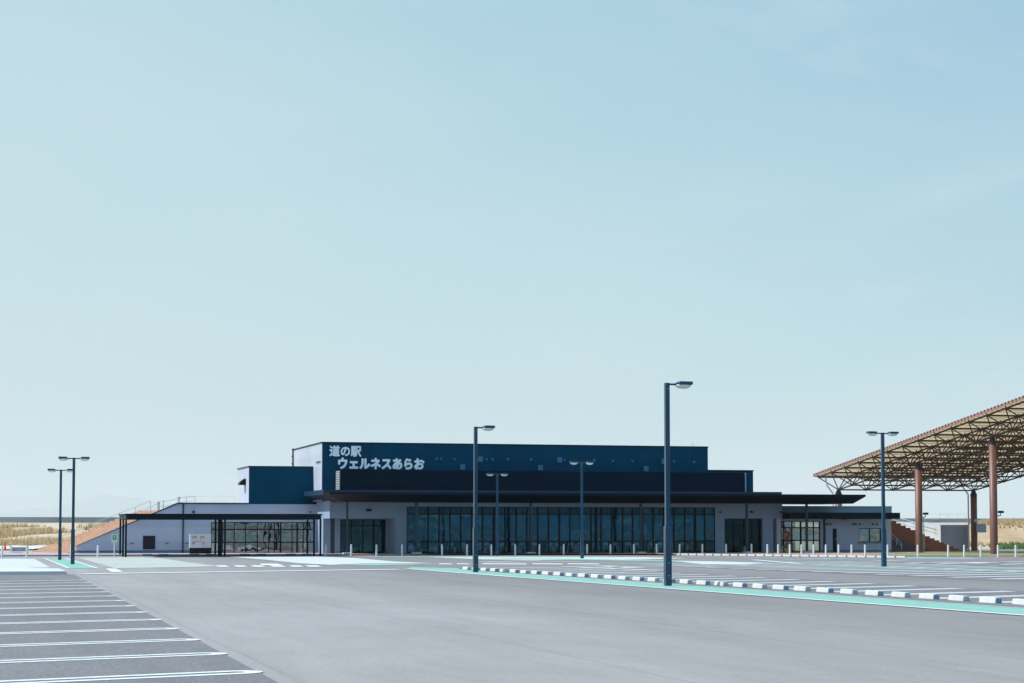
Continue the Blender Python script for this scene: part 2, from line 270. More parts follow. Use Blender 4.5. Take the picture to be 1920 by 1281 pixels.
# ------------------------------------------------------------------ mesh building
class MB:
    def __init__(s): s.v = []; s.f = []; s.m = []
    def face(s, idx, mi=0): s.f.append(idx); s.m.append(mi)
    def poly(s, pts, mi=0):
        b = len(s.v); s.v += [tuple(p) for p in pts]; s.face(tuple(range(b, b+len(pts))), mi); return s
    def box(s, u0, u1, v0, v1, z0, z1, mi=0, side=None):
        u0, u1 = sorted((u0, u1)); v0, v1 = sorted((v0, v1)); z0, z1 = sorted((z0, z1))
        b = len(s.v)
        s.v += [(u0, v0, z0), (u1, v0, z0), (u1, v1, z0), (u0, v1, z0), (u0, v0, z1), (u1, v0, z1), (u1, v1, z1), (u0, v1, z1)]
        for k, q in enumerate(((0, 3, 2, 1), (4, 5, 6, 7), (0, 1, 5, 4), (1, 2, 6, 5), (2, 3, 7, 6), (3, 0, 4, 7))):
            s.face(tuple(b+i for i in q), side.get(k, mi) if side else mi)
        return s
    def prism_v(s, uz, v0, v1, mi=0):          # outline in (u, z), extruded along v; outline counter-clockwise seen from the front
        n = len(uz); b = len(s.v)
        s.v += [(u, v0, z) for u, z in uz]+[(u, v1, z) for u, z in uz]
        s.face(tuple(b+i for i in range(n)), mi); s.face(tuple(b+n+i for i in reversed(range(n))), mi)
        for i in range(n): j = (i+1) % n; s.face((b+j, b+i, b+n+i, b+n+j), mi)
        return s
    def prism_z(s, uv, z0, z1, mi=0):          # z0, z1 numbers or functions of (u, v)
        f0 = z0 if callable(z0) else (lambda u, v: z0); f1 = z1 if callable(z1) else (lambda u, v: z1)
        a = sum(uv[i][0]*uv[(i+1) % len(uv)][1]-uv[(i+1) % len(uv)][0]*uv[i][1] for i in range(len(uv)))
        if a < 0: uv = uv[::-1]
        n = len(uv); b = len(s.v)
        s.v += [(u, v, f0(u, v)) for u, v in uv]+[(u, v, f1(u, v)) for u, v in uv]
        s.face(tuple(b+i for i in reversed(range(n))), mi); s.face(tuple(b+n+i for i in range(n)), mi)
        for i in range(n): j = (i+1) % n; s.face((b+i, b+j, b+n+j, b+n+i), mi)
        return s
    def tube(s, p, q, r, n=8, mi=0, r2=None):
        p = Vector(p); q = Vector(q); d = (q-p)
        if d.length < 1e-6: return s
        d.normalize(); a = d.orthogonal().normalized(); c = d.cross(a); b = len(s.v); r2 = r if r2 is None else r2
        for k in range(n):
            t = 2*math.pi*k/n; w = a*math.cos(t)+c*math.sin(t); s.v += [tuple(p+w*r), tuple(q+w*r2)]
        for k in range(n):
            j = (k+1) % n; s.face((b+2*k, b+2*j, b+2*j+1, b+2*k+1), mi)
        s.face(tuple(b+2*k for k in reversed(range(n))), mi); s.face(tuple(b+2*k+1 for k in range(n)), mi)
        return s
    def lathe(s, prof, cx=0, cy=0, n=16, mi=0):
        b = len(s.v); k = len(prof)
        for i in range(n):
            t = 2*math.pi*i/n
            for r, z in prof: s.v.append((cx+r*math.cos(t), cy+r*math.sin(t), z))
        for i in range(n):
            j = (i+1) % n
            for q in range(k-1): s.face((b+i*k+q, b+j*k+q, b+j*k+q+1, b+i*k+q+1), mi)
        s.face(tuple(b+i*k for i in reversed(range(n))), mi); s.face(tuple(b+i*k+k-1 for i in range(n)), mi)
        return s
    def build(s, name, mats, parent=None, site=False, smooth=False, bevel=0):
        me = bpy.data.meshes.new(name); me.from_pydata(s.v, [], s.f)
        for mm in (mats if isinstance(mats, (list, tuple)) else [mats]): me.materials.append(mm)
        me.polygons.foreach_set('material_index', s.m)
        if smooth: me.polygons.foreach_set('use_smooth', [True]*len(s.f))
        me.update(); o = bpy.data.objects.new(name, me); C.objects.link(o)
        if parent is not None: o.parent = parent
        elif site: o.location = O; o.rotation_euler = (0, 0, ANG)
        if bevel:
            bv = o.modifiers.new('bevel', 'BEVEL'); bv.width = bevel; bv.segments = 2; bv.limit_method = 'ANGLE'
        return o
def tag(o, label=None, cat=None, group=None, kind=None):
    if label: o['label'] = label
    if cat: o['category'] = cat
    if group: o['group'] = group
    if kind: o['kind'] = kind
    return o
def thing(name, label, cat, u=0, v=0, z=0, group=None, rz=0):     # an Empty at the foot of the thing
    o = bpy.data.objects.new(name, None); C.objects.link(o); o.empty_display_size = 0.3
    o.location = wld(u, v, z); o.rotation_euler = (0, 0, ANG+rz); return tag(o, label, cat, group)
ORD = ['', 'first', 'second', 'third', 'fourth', 'fifth', 'sixth', 'seventh', 'eighth', 'ninth', 'tenth', 'eleventh', 'twelfth', 'thirteenth', 'fourteenth', 'fifteenth', 'sixteenth', 'seventeenth', 'eighteenth', 'nineteenth', 'twentieth']
ORD += ['twenty-'+w for w in ORD[1:10]]+['thirtieth']+['thirty-'+w for w in ORD[1:10]]+['fortieth']+['forty-'+w for w in ORD[1:10]]+['fiftieth']

# ------------------------------------------------------------------ ground
def sst(a, b, x): t = min(1, max(0, (x-a)/(b-a))); return t*t*(3-2*t)
from mathutils import noise as mnoise
def terr(X, Y):
    z = -SLOPE*min(Y, 172)-0.05
    t = sst(175, 330, Y)
    left = 1-sst(-20, 20, X)
    z = z+t*(1.75+0*left)+sst(330, 620, Y)*1.35
    bump = sst(178, 215, Y)*(1-sst(420, 640, Y))
    z += bump*(0.55*mnoise.noise(Vector((X*0.045, Y*0.02, 3)))+0.30*mnoise.noise(Vector((X*0.16, Y*0.06, 9))))
    z += 2.6*math.exp(-((X-66)/24)**2-((Y-212)/26)**2)*(1+0.25*mnoise.noise(Vector((X*0.12, Y*0.07, 1))))*sst(165, 185, Y)
    return z
tb = MB()
xs = [-31500, -15800, -9000, -5000, -2500, -1200, -600, -350, -220]+[-160+4*i for i in range(81)]+[220, 350, 600, 1200, 2500, 5000, 9000, 15800, 31500]
ys = [-60, -20, 0, 60, 120, 150, 165]+[172+4*i for i in range(60)]+[420, 450, 490, 540, 600, 680, 800, 1200, 2500, 5000, 9500, 18000, 34000, 56800]
for y in ys:
    for x in xs: tb.v.append((x, y, terr(x, y)))
nx = len(xs)
for j in range(len(ys)-1):
    for i in range(nx-1): tb.face((j*nx+i, j*nx+i+1, (j+1)*nx+i+1, (j+1)*nx+i))
tm = bpy.data.materials.new('dry_sandy_ground'); tm.use_nodes = True
n_ = tm.node_tree.nodes; l_ = tm.node_tree.links; b_ = n_['Principled BSDF']; b_.inputs['Roughness'].default_value = 0.95
t_ = n_.new('ShaderNodeTexCoord'); mpg = n_.new('ShaderNodeMapping'); mpg.inputs['Scale'].default_value = (0.05, 0.016, 0.05)
z_ = n_.new('ShaderNodeTexNoise'); z_.inputs['Scale'].default_value = 1.0; z_.inputs['Detail'].default_value = 9; z_.inputs['Roughness'].default_value = 0.66
r_ = n_.new('ShaderNodeValToRGB'); e_ = r_.color_ramp.elements
e_[0].position = 0.36; e_[0].color = (0.30, 0.195, 0.10, 1); e_[1].position = 0.62; e_[1].color = (0.47, 0.43, 0.34, 1)
k_ = e_.new(0.48); k_.color = (0.40, 0.31, 0.19, 1)
l_.new(t_.outputs['Object'], mpg.inputs['Vector']); l_.new(mpg.outputs['Vector'], z_.inputs['Vector']); l_.new(z_.outputs['Fac'], r_.inputs['Fac']); l_.new(r_.outputs['Color'], b_.inputs['Base Color'])
tag(tb.build('ground', tm, smooth=True), kind='structure')

def sheet(name, pts, layer, m, px=False, kind='structure'):
    if px: pts = [P(*p) for p in pts]
    a = sum(pts[i][0]*pts[(i+1) % len(pts)][1]-pts[(i+1) % len(pts)][0]*pts[i][1] for i in range(len(pts)))
    if a < 0: pts = pts[::-1]
    mb = MB(); mb.poly([(u, v, gz(u, v)+layer) for u, v in pts])
    return tag(mb.build(name, m, site=True), kind=kind)
def strip(mb, a, b, w, layer):
    d = Vector((b[0]-a[0], b[1]-a[1])); d.normalize(); n = Vector((-d.y, d.x))*w/2
    mb.poly([(u, v, gz(u, v)+layer) for u, v in ((a[0]-n.x, a[1]-n.y), (b[0]-n.x, b[1]-n.y), (b[0]+n.x, b[1]+n.y), (a[0]+n.x, a[1]+n.y))])

sheet('parking_lot', [(-90, -150), (90, -150), (90, -36), (34, -20.6), (25.5, -15.8), (21, -9.9), (16, -2.4), (-45, -2.4), (-90, -2.4)], 0.0, M['aisle'])
sheet('parking_bay', [(-60, -150), (-23.72, -150), (-23.72, -55.4), (-60, -55.4)], 0.006, M['bay'])
sheet('parking_bay', [(-7.7, -150), (-2.0, -150), (-2.4, -48.5), (-8.3, -47.8)], 0.006, M['bay'])
sheet('parking_bay', [(2.4, -150), (17.5, -150), (17.5, -38), (2.2, -38)], 0.006, M['bay'])

# left bays: double lines with a rounded end
stall_dir = R(17.5)
lb = MB()
for k in range(14):
    v0 = -102.3+2.97*k
    du, dv = math.cos(stall_dir), math.sin(stall_dir); nu, nv = -dv, du
    ex, ey = -23.95, v0
    for sgn in (-1, 1):
        a = (ex+nu*0.16*sgn-du*6, ey+nv*0.16*sgn-dv*6); b = (ex+nu*0.16*sgn, ey+nv*0.16*sgn)
        strip(lb, a, b, 0.155, 0.010)
    for q in range(8):
        t0 = -math.pi/2+math.pi*q/8; t1 = -math.pi/2+math.pi*(q+1)/8
        pts = []
        for t, rr in ((t0, 0.0825), (t0, 0.2375), (t1, 0.2375), (t1, 0.0825)):
            a = rr*math.cos(t)*1.2; b = rr*math.sin(t); pts.append((ex+du*a+nu*b, ey+dv*a+nv*b))
        lb.poly([(u, v, gz(u, v)+0.010) for u, v in pts])
tag(lb.build('bay_lines', M['line'], site=True), kind='structure')

# mint walkway strip on the right with white edges
sheet('mint_walkway', [(-9.28, -150), (-7.75, -150), (-7.75, -92), (-8.75, -57.9), (-8.9, -52.0), (-8.3, -47.8), (-9.6, -45.2), (-10.45, -48.6), (-10.15, -63.3), (-9.28, -92.8)], 0.008, M['mint'])
wl = MB()
strip(wl, (-9.36, -150), (-9.36, -92.8), 0.16, 0.014); strip(wl, (-9.36, -92.8), (-10.23, -63.3), 0.17, 0.014); strip(wl, (-10.23, -63.3), (-10.55, -48.6), 0.22, 0.014)
strip(wl, (-7.72, -92), (-8.72, -57.9), 0.08, 0.014); strip(wl, (-7.72, -150), (-7.72, -92), 0.08, 0.014)
strip(wl, (-23.5, -55.1), (-11.0, -49.6), 0.95, 0.014)
tag(wl.build('lane_lines', M['line'], site=True), kind='structure')

# right bays: near row with wheel stops, double row about the second strip
rl = MB(); sdr = R(21); tdr = math.tan(sdr)
for k in range(-4, 20):
    v = -80.95+2.42*k; ue = -2.6-0.03*k
    if v > -47: break
    a = (-7.05, v-(ue+7.05)*tdr); strip(rl, (a[0], a[1]-0.17), (ue, v-0.17), 0.22, 0.012); strip(rl, (a[0], a[1]+0.17), (ue, v+0.17), 0.22, 0.012)
tdb = math.tan(R(18))
for k in range(-6, 16):
    v = -69.97+2.29*k
    if v > -38: break
    u0 = 3.2-0.14*k; strip(rl, (u0, v), (9.5, v+(9.5-u0)*tdb), 0.50, 0.012)
    strip(rl, (10.6, v+(10.6-u0)*tdb), (15.2, v+(15.2-u0)*tdb), 0.50, 0.012)
tag(rl.build('bay_lines', M['line'], site=True), kind='structure')
sheet('mint_walkway', [(9.55, -41), (9.95, -70), (9.95, -150), (11.0, -150), (11.0, -70), (10.5, -41)], 0.009, M['mint'])
# markings nearer the building
sheet('mint_walkway', [(640, 1059.0), (700, 1060.6), (805, 1058.4), (760, 1057.2), (690, 1056.6)], 0.009, M['mint'], px=True)
sheet('mint_walkway', [(905, 1046.3), (1100, 1048.5), (1250, 1051.2), (1420, 1054.5), (1500, 1058.5), (1440, 1056.8), (1300, 1054), (1100, 1050.6), (960, 1048.2)], 0.009, M['mint'], px=True)
sheet('mint_walkway', [(1700, 1045.2), (1800, 1046.2), (1860, 1047.0), (1760, 1048.2), (1690, 1047.6)], 0.009, M['mint'], px=True)
sheet('mint_walkway', [(690, 1043.3), (960, 1043.4), (1140, 1043.8), (1140, 1044.6), (900, 1044.6), (690, 1044.3)], 0.009, M['mint'], px=True)
sheet('pale_paving', [(148, 1047), (262, 1044.6), (306, 1047.6), (350, 1054.5), (410, 1062.2), (350, 1064), (215, 1066)], 0.009, M['pale_mint'], px=True)
sheet('pale_paving', [(430, 1044.5), (600, 1044.0), (668, 1047), (740, 1053.4), (820, 1057), (690, 1056.4), (620, 1059.6), (560, 1056.6), (500, 1050)], 0.009, M['pale'], px=True)
sheet('pale_paving', [(800, 1044.8), (1200, 1044.8), (1290, 1047), (1200, 1049.5), (1000, 1050.5), (905, 1049)], 0.007, M['pale'], px=True)
sheet('pale_paving', [(1255, 1052), (1345, 1053.2), (1430, 1056.6), (1400, 1058.8), (1320, 1058.4)], 0.011, M['pale'], px=True)
sheet('pale_paving', [(0-60, 1047.4), (65, 1048.2), (94, 1064.5), (-60, 1066)], 0.007, M['pale'], px=True)
sheet('mint_walkway', [(88, 1047.2), (122, 1047.2), (180, 1066), (130, 1066)], 0.008, M['mint'], px=True)
ml = MB()
def pstrip(mb, a, b, w, layer=0.014): strip(mb, P(*a), P(*b), w, layer)
pstrip(ml, (83, 1047), (129, 1066), 0.12); pstrip(ml, (123.5, 1047), (183, 1066.2), 0.12)
def ppoly(mb, pts, layer=0.014):
    q = [P(*p) for p in pts]; mb.poly([(u, v, gz(u, v)+layer) for u, v in q])
ppoly(ml, [(209, 1073.2), (231, 1073.2), (217, 1066.8), (198, 1066.8)])
for x0, x1 in ((405, 427), (439, 460), (471, 494), (507, 533), (543, 566), (574, 599)): ppoly(ml, [(x0+5, 1063.4), (x1+4, 1063.4), (x1-4, 1060.8), (x0-2, 1060.8)])
ppoly(ml, [(492, 1060.4), (530, 1060.4), (520, 1057.6), (486, 1057.6)])
for x0, x1 in ((825, 850), (858, 882), (907, 990), (1000, 1058), (1066, 1126)): ppoly(ml, [(x0, 1058.6), (x1, 1059.0), (x1-5, 1057.4), (x0-3, 1057.0)])
for a, b, w in (((905, 1054.5), (1010, 1051.5), .5), ((905, 1056.6), (1090, 1053.2), .4), ((1056, 1063.4), (1160, 1060.6), .5), ((1120, 1064.8), (1250, 1061.6), .45), ((1080, 1064.2), (1240, 1070.4), .5), ((1130, 1062.8), (1200, 1065.6), .6), ((1060, 1070.6), (1170, 1067.2), .18), ((1090, 1073), (1207, 1069.6), .18),
                ((1110, 1076), (1207, 1073), .16), ((1268, 1062), (1400, 1062), .3), ((1326, 1065), (1480, 1062.4), .3), ((1412, 1050.2), (1500, 1057.2), .45), ((1470, 1049.6), (1580, 1048.2), .4), ((1440, 1047.2), (1640, 1047.2), .25), ((1266, 1043.6), (1440, 1046.6), .3), ((1440, 1046.6), (1600, 1048.8), .3),
                ((1700, 1056.6), (1745, 1055.2), .5), ((1730, 1055.6), (1790, 1054.4), .6), ((1760, 1057.6), (1840, 1055), .6), ((1820, 1057), (1880, 1054.6), .7), ((1850, 1055.4), (1920, 1054), .6), ((1880, 1059.4), (1920, 1057.6), .4), ((1778, 1047.6), (1830, 1048.4), .6), ((1640, 1052.6), (1700, 1050.6), .4)):
    pstrip(ml, a, b, w)
tag(ml.build('painted_markings', M['line'], site=True), kind='structure')

# raised island with kerb at the left
ik = MB(); ik.prism_z([(-45, -55.3), (-23.98, -55.3), (-24.05, -50.5), (-25.2, -48.6), (-45, -48.6)], lambda u, v: gz(u, v)-0.1, lambda u, v: gz(u, v)+0.12)
tag(ik.build('kerb_island', M['kerb'], site=True, bevel=0.02), kind='structure')

# paving in front of the building, its kerb and planting
plz = [(-45, -2.2), (16.1, -2.2), (21.1, -9.7), (25.6, -15.6), (34, -20.4), (75, -30), (75, 14), (-45, 14)]
pz = MB(); pz.prism_z(plz, lambda u, v: gz(u, v)-0.3, lambda u, v: gz(u, v)+0.10)
tag(pz.build('plaza_pavement', [M['pink']], site=True), kind='structure')
sheet('orange_paving', [(-5.8, -1.9), (16, -1.9), (20.9, -9.2), (25.4, -15.2), (34, -20.0), (75, -29.5), (75, -22), (34, -13), (26, -6), (-5.8, -0.2)], 0.104, M['orange_pave'])
gp = MB(); gpts = [(26.6, -13.6), (34, -17.6), (75, -26.5), (75, -9), (36.5, -3)]
gp.poly([(u, v, gz(u, v)+0.108) for u, v in gpts])
gm = mat('green_lawn', (0.12, 0.19, 0.045), 0.9, var=0.35, vscale=3.0, bump=0.5, bscale=60, col2=(0.15, 0.21, 0.05))
tag(gp.build('lawn', gm, site=True), kind='structure')

# ------------------------------------------------------------------ the main building
B = thing('roadside_station', 'long low navy and pale grey station building with white Japanese lettering and deep canopy', 'building')
VW = 5.3
ZB = -0.7
def part(mb, name, m, parent=None, **k): return mb.build(name, m, parent or B, **k)
# --- left wing
wu0, wz0 = S(143, 1024, VW); wu1, wzT = S(333, 945, VW); wuR = SU(593, VW)
gU0, gZ0 = S(395.2, 1039, VW); gU1, gZ1 = S(590, 979, VW)
mb = MB()
mb.prism_v([(wu0, ZB), (gU0, ZB), (gU0, wzT), (wu1, wzT), (wu0, wz0)], VW, VW+0.25)
mb.box(gU0, gU1, VW, VW+0.25, gZ1, wzT); mb.box(gU1, wuR, VW, VW+0.25, ZB, wzT); mb.box(gU0, gU1, VW, VW+0.25, ZB, gZ0)
part(mb, 'wing_wall', M['wall'])
mb = MB()
mb.prism_v([(wu0-0.05, wz0), (wu0-0.05, wz0-0.02), (wu1, wzT), (wu1, wzT+0.09)][::1], VW-0.06, VW+0.3)
mb.box(wu1, SU(466, VW), VW-0.06, VW+0.3, wzT, wzT+0.09)
part(mb, 'coping', M['post'])
mb = MB(); mb.box(wu1, wuR+1, VW+0.25, 14, wzT-0.3, wzT-0.05); part(mb, 'wing_roof', M['concrete'])
mb = MB(); mb.box(wu0, gU0-0.3, VW-0.03, VW, ZB, SZ(200, 1035, VW)); part(mb, 'plinth', M['plinth'])
mb = MB(); mb.box(gU1+0.06, wuR, VW-0.03, VW, ZB, SZ(590, 1035, VW)); part(mb, 'plinth', M['plinth'])
mb = MB(); mb.box(wu0, gU0-0.3, VW-0.045, VW-0.03, SZ(200, 1034.2, VW), SZ(200, 1032.8, VW)); part(mb, 'plinth_cap', M['post'])
x0 = SU(343.2, VW); mb = MB(); mb.box(x0-0.045, x0+0.045, VW-0.09, VW, 0.1, wzT+0.05); part(mb, 'downpipe', M['post'])
a = S(268, 1030, VW); b = S(291, 1005, VW); mb = MB()
mb.box(a[0], b[0], VW-0.06, VW-0.001, a[1], b[1]); hatch = part(mb, 'service_hatch', M['black'])
for px_ in (247, 313, 350):
    q = S(px_, 1019, VW); mb = MB(); mb.box(q[0]-0.1, q[0]+0.1, VW-0.07, VW-0.001, q[1]-0.02, q[1]+0.02); part(mb, 'tap_bracket', M['post'])
q = S(362.5, 960, VW); mb = MB(); mb.box(q[0]-0.09, q[0]+0.09, VW-0.2, VW-0.001, q[1]-0.06, q[1]+0.06); mb.tube((q[0], VW-0.2, q[1]), (q[0], VW-0.3, q[1]-0.05), 0.05); part(mb, 'floodlight', M['black'])
q = S(582, 961, VW); mb = MB(); mb.tube((q[0], VW, q[1]), (q[0], VW-0.22, q[1]+0.03), 0.03); mb.box(q[0]-0.12, q[0]+0.05, VW-0.3, VW-0.16, q[1], q[1]+0.07); part(mb, 'security_camera', M['post'])

def glazing(name, v, u0, u1, z0, z1, us, zs, fw=0.05, fd=0.12, gm='glass', thick=(), mullw=0.055):
    mb = MB(); f = fw
    mb.box(u0, u1, v-0.02, v+fd, z1-f, z1); mb.box(u0, u1, v-0.02, v+fd, z0, z0+f)
    mb.box(u0, u0+f, v-0.02, v+fd, z0+f, z1-f); mb.box(u1-f, u1, v-0.02, v+fd, z0+f, z1-f)
    xs_ = [u0+f]
    for k, u in enumerate(us):
        w = mullw*(1.9 if k in thick else 1)
        mb.box(u-w/2, u+w/2, v-0.014, v+fd-0.01, z0+f, z1-f)
    edges = [u0+f]+[e for k, u in enumerate(us) for e in (u-mullw*(1.9 if k in thick else 1)/2, u+mullw*(1.9 if k in thick else 1)/2)]+[u1-f]
    for z in zs:
        for i in range(0, len(edges), 2):
            if edges[i+1] > edges[i]: mb.box(edges[i], edges[i+1], v-0.008, v+fd-0.02, z-0.04, z+0.04)
    fr = part(mb, name, M['frame'])
    g = MB(); zz = [z0+f]+[e for z in zs for e in (z-0.04, z+0.04)]+[z1-f]
    for i in range(0, len(edges), 2):
        for j in range(0, len(zz), 2):
            if edges[i+1]-edges[i] > 0.02:
                tl = random.uniform(-0.004, 0.004); t2 = random.uniform(-0.004, 0.004)
                g.poly([(edges[i], v+0.04-tl, zz[j]), (edges[i+1], v+0.04+tl, zz[j]), (edges[i+1], v+0.04+tl+t2, zz[j+1]), (edges[i], v+0.04-tl+t2, zz[j+1])])
    g.build('glass', M[gm], fr)
    return fr
glazing('window_wall', VW+0.03, gU0, gU1, gZ0, gZ1, [SU(x, VW) for x in (418, 439.5, 460.5, 483, 504.3, 515, 526.5, 548, 557.5, 569, 577)], [SZ(480, 993, VW), SZ(480, 1017, VW)], gm='glass_wing', thick=(6, 8))
# wing room behind the glass
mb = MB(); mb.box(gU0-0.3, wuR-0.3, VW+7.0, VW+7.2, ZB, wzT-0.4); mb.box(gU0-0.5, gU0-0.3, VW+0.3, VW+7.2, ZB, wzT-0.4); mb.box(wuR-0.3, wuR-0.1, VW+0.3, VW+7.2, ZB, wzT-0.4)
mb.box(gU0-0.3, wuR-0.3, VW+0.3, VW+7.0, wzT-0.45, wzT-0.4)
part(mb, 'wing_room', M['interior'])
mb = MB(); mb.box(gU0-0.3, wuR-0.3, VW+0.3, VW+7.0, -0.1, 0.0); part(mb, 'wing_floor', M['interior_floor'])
for k in range(5):
    u = gU0+1.0+k*1.55; v = VW+2.0+0.5*(k % 2); h = 0.95+0.2*(k % 3); mb = MB()
    mb.box(u, u+1.1, v, v+0.6, 0.0, h); mb.box(u-0.03, u+1.13, v-0.03, v+0.63, h, h+0.04); part(mb, 'display_counter', M['beige'])

# --- dark blue rooftop block on the wing
bu0 = SU(466, VW+0.3); bu1 = SU(595, VW+0.3); bz1 = SZ(466, 875.5, VW+0.3)
mb = MB(); mb.box(bu0, bu1, VW+0.3, VW+5.2, wzT-0.04, bz1, 0, {5: 1}); part(mb, 'stair_tower', [M['navy'], M['wall']])
mb = MB(); mb.box(bu0-0.003, bu1, VW+5.2, VW+6.5, SZ(447, 905, VW+5.2), bz1-0.003, 0); part(mb, 'tower_overhang', M['wall'])
mb = MB(); mb.box(bu0-0.06, bu1, VW+0.24, VW+6.5, bz1, bz1+0.07); part(mb, 'tower_coping', M['post'])
hz = S(456, 909, VW+2.4)[1]; mb = MB()
for k in range(6):
    t0, t1 = math.pi*k/12, math.pi*(k+1)/12
    mb.prism_z([(bu0, VW+1.8), (bu0-0.45, VW+1.8), (bu0-0.45, VW+2.8), (bu0, VW+2.8)], hz-0.02+k*0.05, hz+0.03+k*0.05) if k == 0 else mb.box(bu0-0.45*math.cos(t0), bu0-0.001, VW+1.8+0.01*k, VW+2.8-0.01*k, hz+0.03+(k-1)*0.075, hz+0.03+k*0.075)
part(mb, 'vent_hood', M['frame'])

# --- tall navy hall
TV = 2.0
tu0, tz1 = S(604, 830.5, TV); tu1 = SU(1328, TV)
mb = MB(); mb.box(tu0, tu1, TV, TV+13.0, 3.6, tz1, 0, {5: 1}); part(mb, 'hall', [M['navy'], M['wall']])
mb = MB(); mb.box(tu0-0.05, tu1+0.05, TV-0.05, TV+13.05, tz1, tz1+0.07); part(mb, 'hall_coping', M['navy_dark'])
mb = MB(); mb.box(tu0-0.1, tu0, TV+12.4, TV+12.5, 3.6, tz1+0.12)
for k in range(3): mb.box(tu0-0.16, tu0-0.1, TV+12.3, TV+12.5, tz1-0.5-0.55*k, tz1-0.42-0.55*k)
part(mb, 'downpipe', M['post'])
mb = MB()
for k in range(3): mb.box(tu0-0.07, tu0-0.001, TV+0.6+0.55*k, TV+0.95+0.55*k, SZ(598, 867.5, TV+1), SZ(598, 865, TV+1))
part(mb, 'wall_bracket', M['post'])
def hood(px_, py_, big=False, v=TV):
    u, z = S(px_, py_, v); mb = MB()
    if big:
        w, d, h = 0.15, 0.26, 0.16
        mb.prism_v([(u-w, z-h), (u+w, z-h), (u+w, z+h), (u-w, z+h)], v-d, v-0.001)
        mb.box(u-w-0.02, u+w+0.02, v-d-0.03, v-d, z-h-0.03, z+h+0.02)
    else:
        mb.tube((u, v-0.001, z), (u, v-0.11, z), 0.10, 12); mb.tube((u, v-0.11, z), (u, v-0.18, z-0.02), 0.10, 12, r2=0.05)
    part(mb, 'vent_hood', mat_hood)
mat_hood = mat('vent_hood_blue', (0.02, 0.15, 0.28), 0.4)
for x, y in ((818.6, 861), (826.8, 861), (851.4, 861.7), (912, 861.7), (922.8, 861.7), (951.6, 862), (995, 862.6), (1058, 863), (1113.7, 863.5), (1148.3, 865), (1185.8, 865.3), (1263, 866), (1300.8, 866.5)): hood(x, y)
for x, y in ((899.4, 861.3), (865.9, 876), (1011.4, 877.2), (1047.7, 862.7), (1209.3, 879), (1242.7, 865.4)): hood(x, y, True)
u, z = S(1299, 838, TV+3); mb = MB(); mb.tube((u, TV+3, tz1), (u, TV+3, tz1+0.42), 0.012)
mb.tube((u-0.12, TV+3, tz1+0.4), (u+0.12, TV+3, tz1+0.4), 0.01); mb.tube((u-0.1, TV+3, tz1+0.3), (u+0.1, TV+3, tz1+0.3), 0.01); part(mb, 'antenna', M['alu'])

# lettering on the hall
def text_part(s, x0, x1, y0, y1, name, bold):
    cu = bpy.data.curves.new('lettering_curve', 'FONT'); cu.body = s; cu.size = 1.0; cu.extrude = 0.03; cu.resolution_u = 3
    tmp = bpy.data.objects.new('lettering_tmp', cu); C.objects.link(tmp)
    bpy.context.view_layer.update()
    dg = bpy.context.evaluated_depsgraph_get()
    me = bpy.data.meshes.new_from_object(tmp.evaluated_get(dg)); bpy.data.objects.remove(tmp)
    base = [v.co.copy() for v in me.vertices]; faces = [tuple(p.vertices) for p in me.polygons]
    bx = [q.x for q in base]; by = [q.y for q in base]; X0, X1, Y0, Y1 = min(bx)-bold, max(bx)+bold, min(by)-bold, max(by)+bold
    ua, za = S(x0, y1, TV); ub = S(x1, y1, TV)[0]; zt = S(x0, y0, TV)[1]
    mb = MB()
    for k, (dx, dy) in enumerate(((0, 0), (1, 0), (-1, 0), (0, 1), (0, -1), (.7, .7), (-.7, .7), (.7, -.7), (-.7, -.7))):   # stroke thickened all round
        o_ = len(mb.v)
        mb.v += [(ua+(q.x+dx*bold-X0)/(X1-X0)*(ub-ua), TV-0.035-q.z-0.002*k, za+(q.y+dy*bold-Y0)/(Y1-Y0)*(zt-za)) for q in base]
        for f in faces: mb.face(tuple(o_+i for i in f))
    part(mb, name, M['letter'])
text_part('道の駅', 617.3, 677.3, 835, 856.3, 'lettering', 0.036)
text_part('ウェルネスあらお', 633.5, 795.5, 858, 880, 'lettering', 0.058)

# --- mid block, louvre screen and parapet in front of the hall
mu1, mz1 = S(1412, 883.6, TV+0.2); mb = MB(); mb.box(tu1, mu1, TV+0.2, TV+10, 3.6, mz1); part(mb, 'plant_block', M['navy'])
mb = MB(); mb.box(tu1, mu1+0.05, TV+0.14, TV+10, mz1, mz1+0.07); part(mb, 'plant_coping', M['navy_dark'])
su0 = SU(637.5, 0.2); su1 = SU(1397.5, 0.2); sz1 = SZ(638, 881, 0.2)
mb = MB(); mb.box(su0, su1, 0.2, TV-0.35, 3.9, sz1); part(mb, 'louvre_screen', M['screen'])
mb = MB()
for k in range(13):
    z = 4.12+k*(sz1-4.15)/13; mb.box(su0-0.05, su0, 0.25, TV-0.4, z, z+0.07)
part(mb, 'louvre_end', M['alu'])
mb = MB(); mb.box(su1, su1+0.06, 0.14, 0.3, 3.9, sz1); part(mb, 'corner_trim', M['wall'])
pu1, pz_ = S(1466, 923.2, -2.6)
pu0 = SU(606, -2.6)
mb = MB(); mb.box(pu0, pu1, -2.6, 6, 3.95, pz_+0.02); part(mb, 'parapet', mat('parapet_navy', (0.003, 0.030, 0.075), 0.45, var=0.05))
